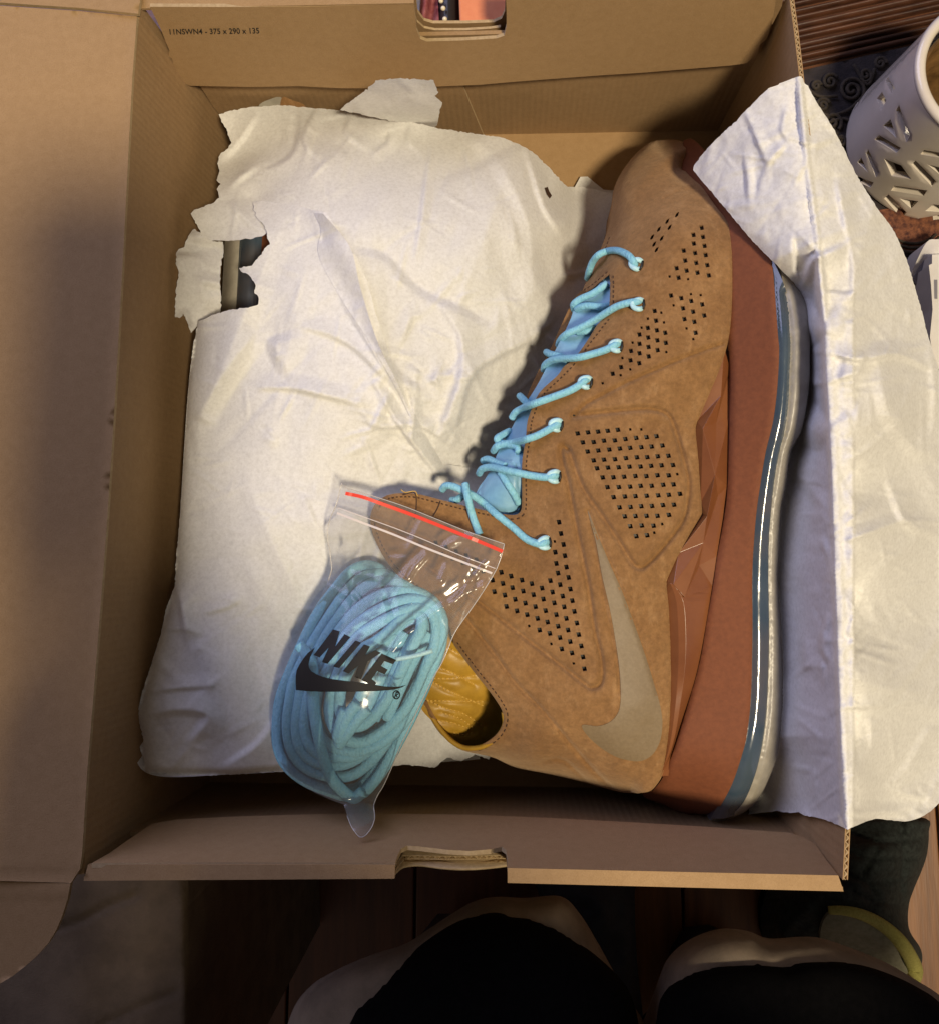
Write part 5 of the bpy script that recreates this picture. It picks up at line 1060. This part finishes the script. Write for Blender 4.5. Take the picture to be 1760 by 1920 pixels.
# lettering printed on the film
def zpr(P): return zfilm(P) + 0.4
letters = [[(610, 735), (672, 752), (632, 890), (715, 778), (770, 805), (560, 1050), (508, 1035), (568, 905), (487, 992), (432, 970)], [(815, 835), (868, 857), (665, 1090), (610, 1075)],
           [(893, 872), (950, 893), (900, 975), (995, 925), (1050, 950), (925, 1030), (868, 1195), (805, 1172), (842, 1066), (752, 1140), (700, 1118)],
           [(1055, 955), (1190, 1015), (1160, 1055), (1080, 1025), (1050, 1070), (1112, 1105), (1082, 1148), (1015, 1118), (965, 1190), (1008, 1225), (985, 1260), (870, 1200)]]
for L in letters: patch('printed_letter', [zA(*q) for q in L], zpr, M['print'], bag, step=4, smooth=False)
swb = [(445, 898), (425, 915), (380, 950), (335, 1005), (300, 1060), (276, 1110), (268, 1160), (267, 1230), (270, 1292), (400, 1303), (550, 1307), (700, 1306), (850, 1305), (1000, 1301), (1120, 1293), (1190, 1283), (1240, 1267), (1285, 1242), (1225, 1258), (1150, 1262), (1080, 1258), (950, 1236), (800, 1216), (700, 1204), (600, 1190), (520, 1171), (460, 1148), (412, 1118), (390, 1085), (386, 1050), (400, 990), (425, 940)]
patch('printed_mark', [zA(*q) for q in swb], lambda P: zpr(P) - 0.05, M['print'], bag, step=4, smooth=False)
a = np.linspace(0, 2 * math.pi, 28, endpoint=False); q = np.array([zA(1190 + 31 * math.cos(t), 1335 + 37 * math.sin(t)) for t in a])
MB().tube(at(q, zpr(q) + 0.2), 0.00028, 5, True).build('registered_mark', M['print'], bag)
for pts in ([(1176, 1358), (1190, 1312)], [(1190, 1312), (1207, 1314), (1207, 1330), (1184, 1334)], [(1190, 1334), (1198, 1358)]):
    q = np.array([zA(*p) for p in pts]); q = resample(q, 2) if len(q) > 2 else q
    if len(q) > 2: q = q[:-2]
    MB().tube(at(q, zpr(q) + 0.2), 0.00026, 5).build('registered_mark', M['print'], bag)

# ------------------------------------------------------------------ person, seat cushion, slippers
person = empty('person', A1(1150, 2100, -10), 'person in black shorts over beige trousers, knees before the box, holding a phone', 'person')
kl, kr = A1(905, 1835, 0), A1(1500, 1900, 0); kl.z = kr.z = -0.015
hip = Vector((0.17, -0.56, -0.02))
J = [hip, hip + Vector((-0.10, 0.06, -0.005)), kl, Vector((kl.x - .01, kl.y - 0.20, -0.355)), Vector((kl.x - .02, kl.y - 0.09, -0.385)),
     hip + Vector((0.10, 0.06, -0.005)), kr, Vector((kr.x + .01, kr.y - 0.20, -0.355)), Vector((kr.x + .03, kr.y - 0.09, -0.385)),
     Vector((0.22, -0.42, 0.20)), Vector((0.27, -0.28, 0.38)), Vector((0.275, -0.235, 0.52)), Vector((0.27, -0.18, 0.66)), Vector((0.27, -0.14, 0.77)),
     Vector((0.11, -0.25, 0.44)), Vector((-0.02, -0.26, 0.26)), Vector((0.108, -0.105, 0.485)), Vector((0.45, -0.215, 0.46)), Vector((0.52, -0.27, 0.22)), Vector((0.195, -0.105, 0.485))]
E_ = [(0, 1), (1, 2), (2, 3), (3, 4), (0, 5), (5, 6), (6, 7), (7, 8), (0, 9), (9, 10), (10, 11), (11, 12), (12, 13), (10, 14), (14, 15), (15, 16), (10, 17), (17, 18), (18, 19)]
Rr = [.12, .085, .055, .040, .035, .085, .055, .040, .035, .135, .13, .055, .08, .072, .065, .045, .030, .085, .08, .032]
for hx, s in ((16, 1), (19, -1)):                                # hands: palm and five fingers round the phone
    w = J[hx]; pm = w + Vector((0.022 * s, 0.055, 0.024)); J.append(pm); Rr.append(.030); E_.append((hx, len(J) - 1)); pi = len(J) - 1
    for f in range(4):
        b = pm + Vector((-0.018 * s + 0.0 * f, 0.012 + 0.014 * f - 0.02, 0.006 - 0.002 * f)); t1 = b + Vector((0.022 * s, 0.012, 0.006)); t2 = t1 + Vector((0.016 * s, 0.006, -0.008))
        for q, r in ((b, .010), (t1, .0085), (t2, .007)): J.append(q); Rr.append(r)
        n = len(J); E_ += [(pi, n - 3), (n - 3, n - 2), (n - 2, n - 1)]
    b = pm + Vector((0.012 * s, -0.012, 0.018)); t1 = b + Vector((0.02 * s, 0.02, 0.012))
    J += [b, t1]; Rr += [.011, .0085]; n = len(J); E_ += [(pi, n - 2), (n - 2, n - 1)]
me = bpy.data.meshes.new('body'); me.from_pydata([tuple(v) for v in J], E_, []); me.materials.append(M['skin'])
bo_ = bpy.data.objects.new('body', me); C.objects.link(bo_); bo_.parent = person; bo_.matrix_parent_inverse = Matrix.Translation(-person.location)
sk_ = bo_.modifiers.new('skin', 'SKIN'); sk_.use_smooth_shade = True
for i, r in enumerate(Rr): me.skin_vertices[0].data[i].radius = (r, r)
me.skin_vertices[0].data[0].use_root = True
bo_.modifiers.new('sub', 'SUBSURF').levels = 1; bo_.modifiers['sub'].render_levels = 1
def dome(name, outline, zf, m, edge, drop, R, low, par, step=10):
    pl = np.array(closed(outline), float); pl = catmull(outline, step=10, loop=True); pc = np.vstack([pl, pl[:1]])
    return patch(name, outline, lambda P: zf(P) + roll(P, pc, R, drop), m, par, step=step, thick=80, floor_z=low, lean=(0, -85))
bl = [(530, 2000), (545, 1905), (582, 1850), (640, 1815), (700, 1790), (760, 1770), (800, 1745), (850, 1712), (890, 1690), (930, 1682), (985, 1684), (1050, 1681), (1085, 1712), (1120, 1768), (1152, 1826), (1180, 1870), (1200, 2000), (900, 2200), (560, 2200)]
kn_l = [(640, 2000), (655, 1905), (700, 1858), (745, 1812), (790, 1772), (840, 1738), (880, 1720), (925, 1709), (960, 1716), (1000, 1722), (1040, 1738), (1080, 1765), (1120, 1795), (1155, 1828), (1180, 1862), (1196, 1920), (1200, 2020), (1000, 2260), (700, 2260)]
br = [(1222, 2000), (1232, 1880), (1240, 1820), (1262, 1785), (1300, 1758), (1350, 1742), (1400, 1746), (1440, 1760), (1500, 1757), (1540, 1760), (1600, 1780), (1660, 1805), (1720, 1840), (1765, 1870), (1840, 1940), (1860, 2200), (1260, 2200)]
kn_r = [(1228, 2020), (1232, 1900), (1246, 1860), (1276, 1832), (1310, 1815), (1360, 1806), (1420, 1803), (1466, 1808), (1510, 1800), (1560, 1800), (1610, 1808), (1670, 1828), (1720, 1852), (1765, 1884), (1850, 1980), (1850, 2260), (1260, 2260)]
def zk(c, h): return lambda P: h + 0.6 * vnoise(P, 40, 5) - ((P[:, 0] - c) / 300.0)**2 * 10
dome('trouser_leg', bl, zk(880, 34), M['beige'], None, 30, 60, -120, person); dome('trouser_leg', br, zk(1500, 34), M['beige'], None, 30, 60, -120, person)
dome('short_leg', kn_l, lambda P: zk(920, 52)(P), M['blackcloth'], None, 26, 90, -60, person); dome('short_leg', kn_r, lambda P: zk(1500, 52)(P), M['blackcloth'], None, 26, 90, -60, person)
ph = empty('phone', (0.13, 0.064, 0.53), 'dark phone held by the person above the open box', 'phone')
MB().box((0.102, -0.012, 0.5275), (0.176, 0.137, 0.5350)).build('phone_body', M['phone'], ph, False, bevel=0.003)
cu = empty('seat_cushion', A1(170, 1800, -30), 'brown upholstered seat cushion under the lid flap', 'cushion')
cre_ = np.array([(105, 1742), (150, 1728), (200, 1700), (258, 1678)], float); cre2 = np.array([(190, 1925), (250, 1895), (330, 1860)], float)
cl = [(-500, 1560), (200, 1560), (345, 1600), (353, 1640), (354, 1700), (355, 1780), (357, 1860), (358, 1960), (355, 2200), (-500, 2200)]
patch('cushion_body', cl, lambda P: -40 + 1.6 * vnoise(P, 70, 3) - 3 * np.maximum(0, 1 - pdist(P, cre_) / 9) - 2 * np.maximum(0, 1 - pdist(P, cre2) / 10) + roll(P, np.array([(345, 1560), (354, 1700), (357, 1860), (358, 2200)], float), 16, 8), M['cushion'], cu, step=9, thick=300, floor_z=-398, smooth=False)

bt = empty('slipper_boot', A1(1600, 1700, -398), 'dark green quilted slipper boot with bright yellow lining, standing on the floor by the box', 'boot')
ob_ = [(1575, 1540), (1640, 1525), (1735, 1535), (1741, 1560), (1738, 1600), (1728, 1632), (1714, 1665), (1704, 1695), (1702, 1730), (1708, 1752), (1724, 1776), (1729, 1796), (1724, 1818), (1711, 1832), (1650, 1850), (1560, 1840), (1480, 1800), (1452, 1740), (1458, 1690), (1490, 1662), (1545, 1655), (1575, 1640)]
zb = TPS([(1580, 1540, -330), (1740, 1545, -335), (1660, 1600, -290), (1715, 1660, -325), (1640, 1690, -280), (1702, 1720, -320), (1728, 1796, -325), (1600, 1705, -272), (1690, 1770, -285), (1711, 1830, -310), (1560, 1710, -275), (1470, 1690, -310), (1455, 1740, -320), (1560, 1800, -310), (1500, 1700, -290), (1650, 1800, -305)])
ql2 = [np.array(q, float) for q in ([(1590, 1560), (1650, 1580), (1735, 1572)], [(1590, 1598), (1640, 1612), (1680, 1606), (1732, 1612)], [(1590, 1640), (1630, 1655), (1680, 1650), (1716, 1655)], [(1600, 1672), (1640, 1690), (1700, 1700)], [(1690, 1540), (1694, 1600), (1690, 1660), (1696, 1720)],
                                     [(1640, 1600), (1618, 1640), (1650, 1690)])]
patch('quilted_upper', ob_, lambda P: zb(P) - 7 * np.exp(-np.min([pdist(P, q) for q in ql2], axis=0) / 5.0) + 3 * vnoise(P, 24, 4) + roll(P, catmull(ob_, step=10, loop=True), 20, 24), M['boot'], bt, step=6, thick=60, floor_z=-392, lean=(0, -20))
lin = [(1553, 1707), (1580, 1708), (1610, 1714), (1640, 1727), (1668, 1747), (1690, 1770), (1706, 1796), (1714, 1818), (1709, 1832)]
p = catmull(lin, step=6); MB().tube(at(p, zb(p) + 6), np.linspace(0.0030, 0.0068, len(p)), 10).build('fleece_lining', M['yellow'], bt)
p2_ = catmull([(1553, 1712), (1600, 1722), (1640, 1742), (1672, 1768), (1694, 1800), (1700, 1832), (1600, 1850), (1548, 1760)], step=8, loop=True)
patch('insole', [(1553, 1714), (1600, 1722), (1640, 1740), (1672, 1768), (1690, 1800), (1696, 1832), (1600, 1850), (1540, 1770)], lambda P: zb(P) + 5 + 2 * np.clip(pdist(P, catmull(lin, step=8)) / 30, 0, 1), M['insole'], bt, step=8, thick=4)
bt2 = empty('slipper_boot', A1(1120, 1740, -398), 'dark navy slipper boot between the knees, mostly hidden under the box', 'boot')
o2 = [(1010, 1600), (1185, 1600), (1189, 1680), (1191, 1760), (1196, 1830), (1204, 1900), (1210, 1960), (1120, 1980), (1060, 1900), (1030, 1760), (1015, 1680)]
zb2 = TPS([(1010, 1600, -330), (1189, 1640, -330), (1120, 1700, -290), (1191, 1800, -320), (1120, 1900, -280), (1200, 1950, -310), (1030, 1760, -320)])
patch('quilted_upper', o2, lambda P: zb2(P) + 3 * vnoise(P, 24, 6) + roll(P, catmull(o2, step=10, loop=True), 18, 22), M['navy'], bt2, step=8, thick=60, floor_z=-392, lean=(0, -20))
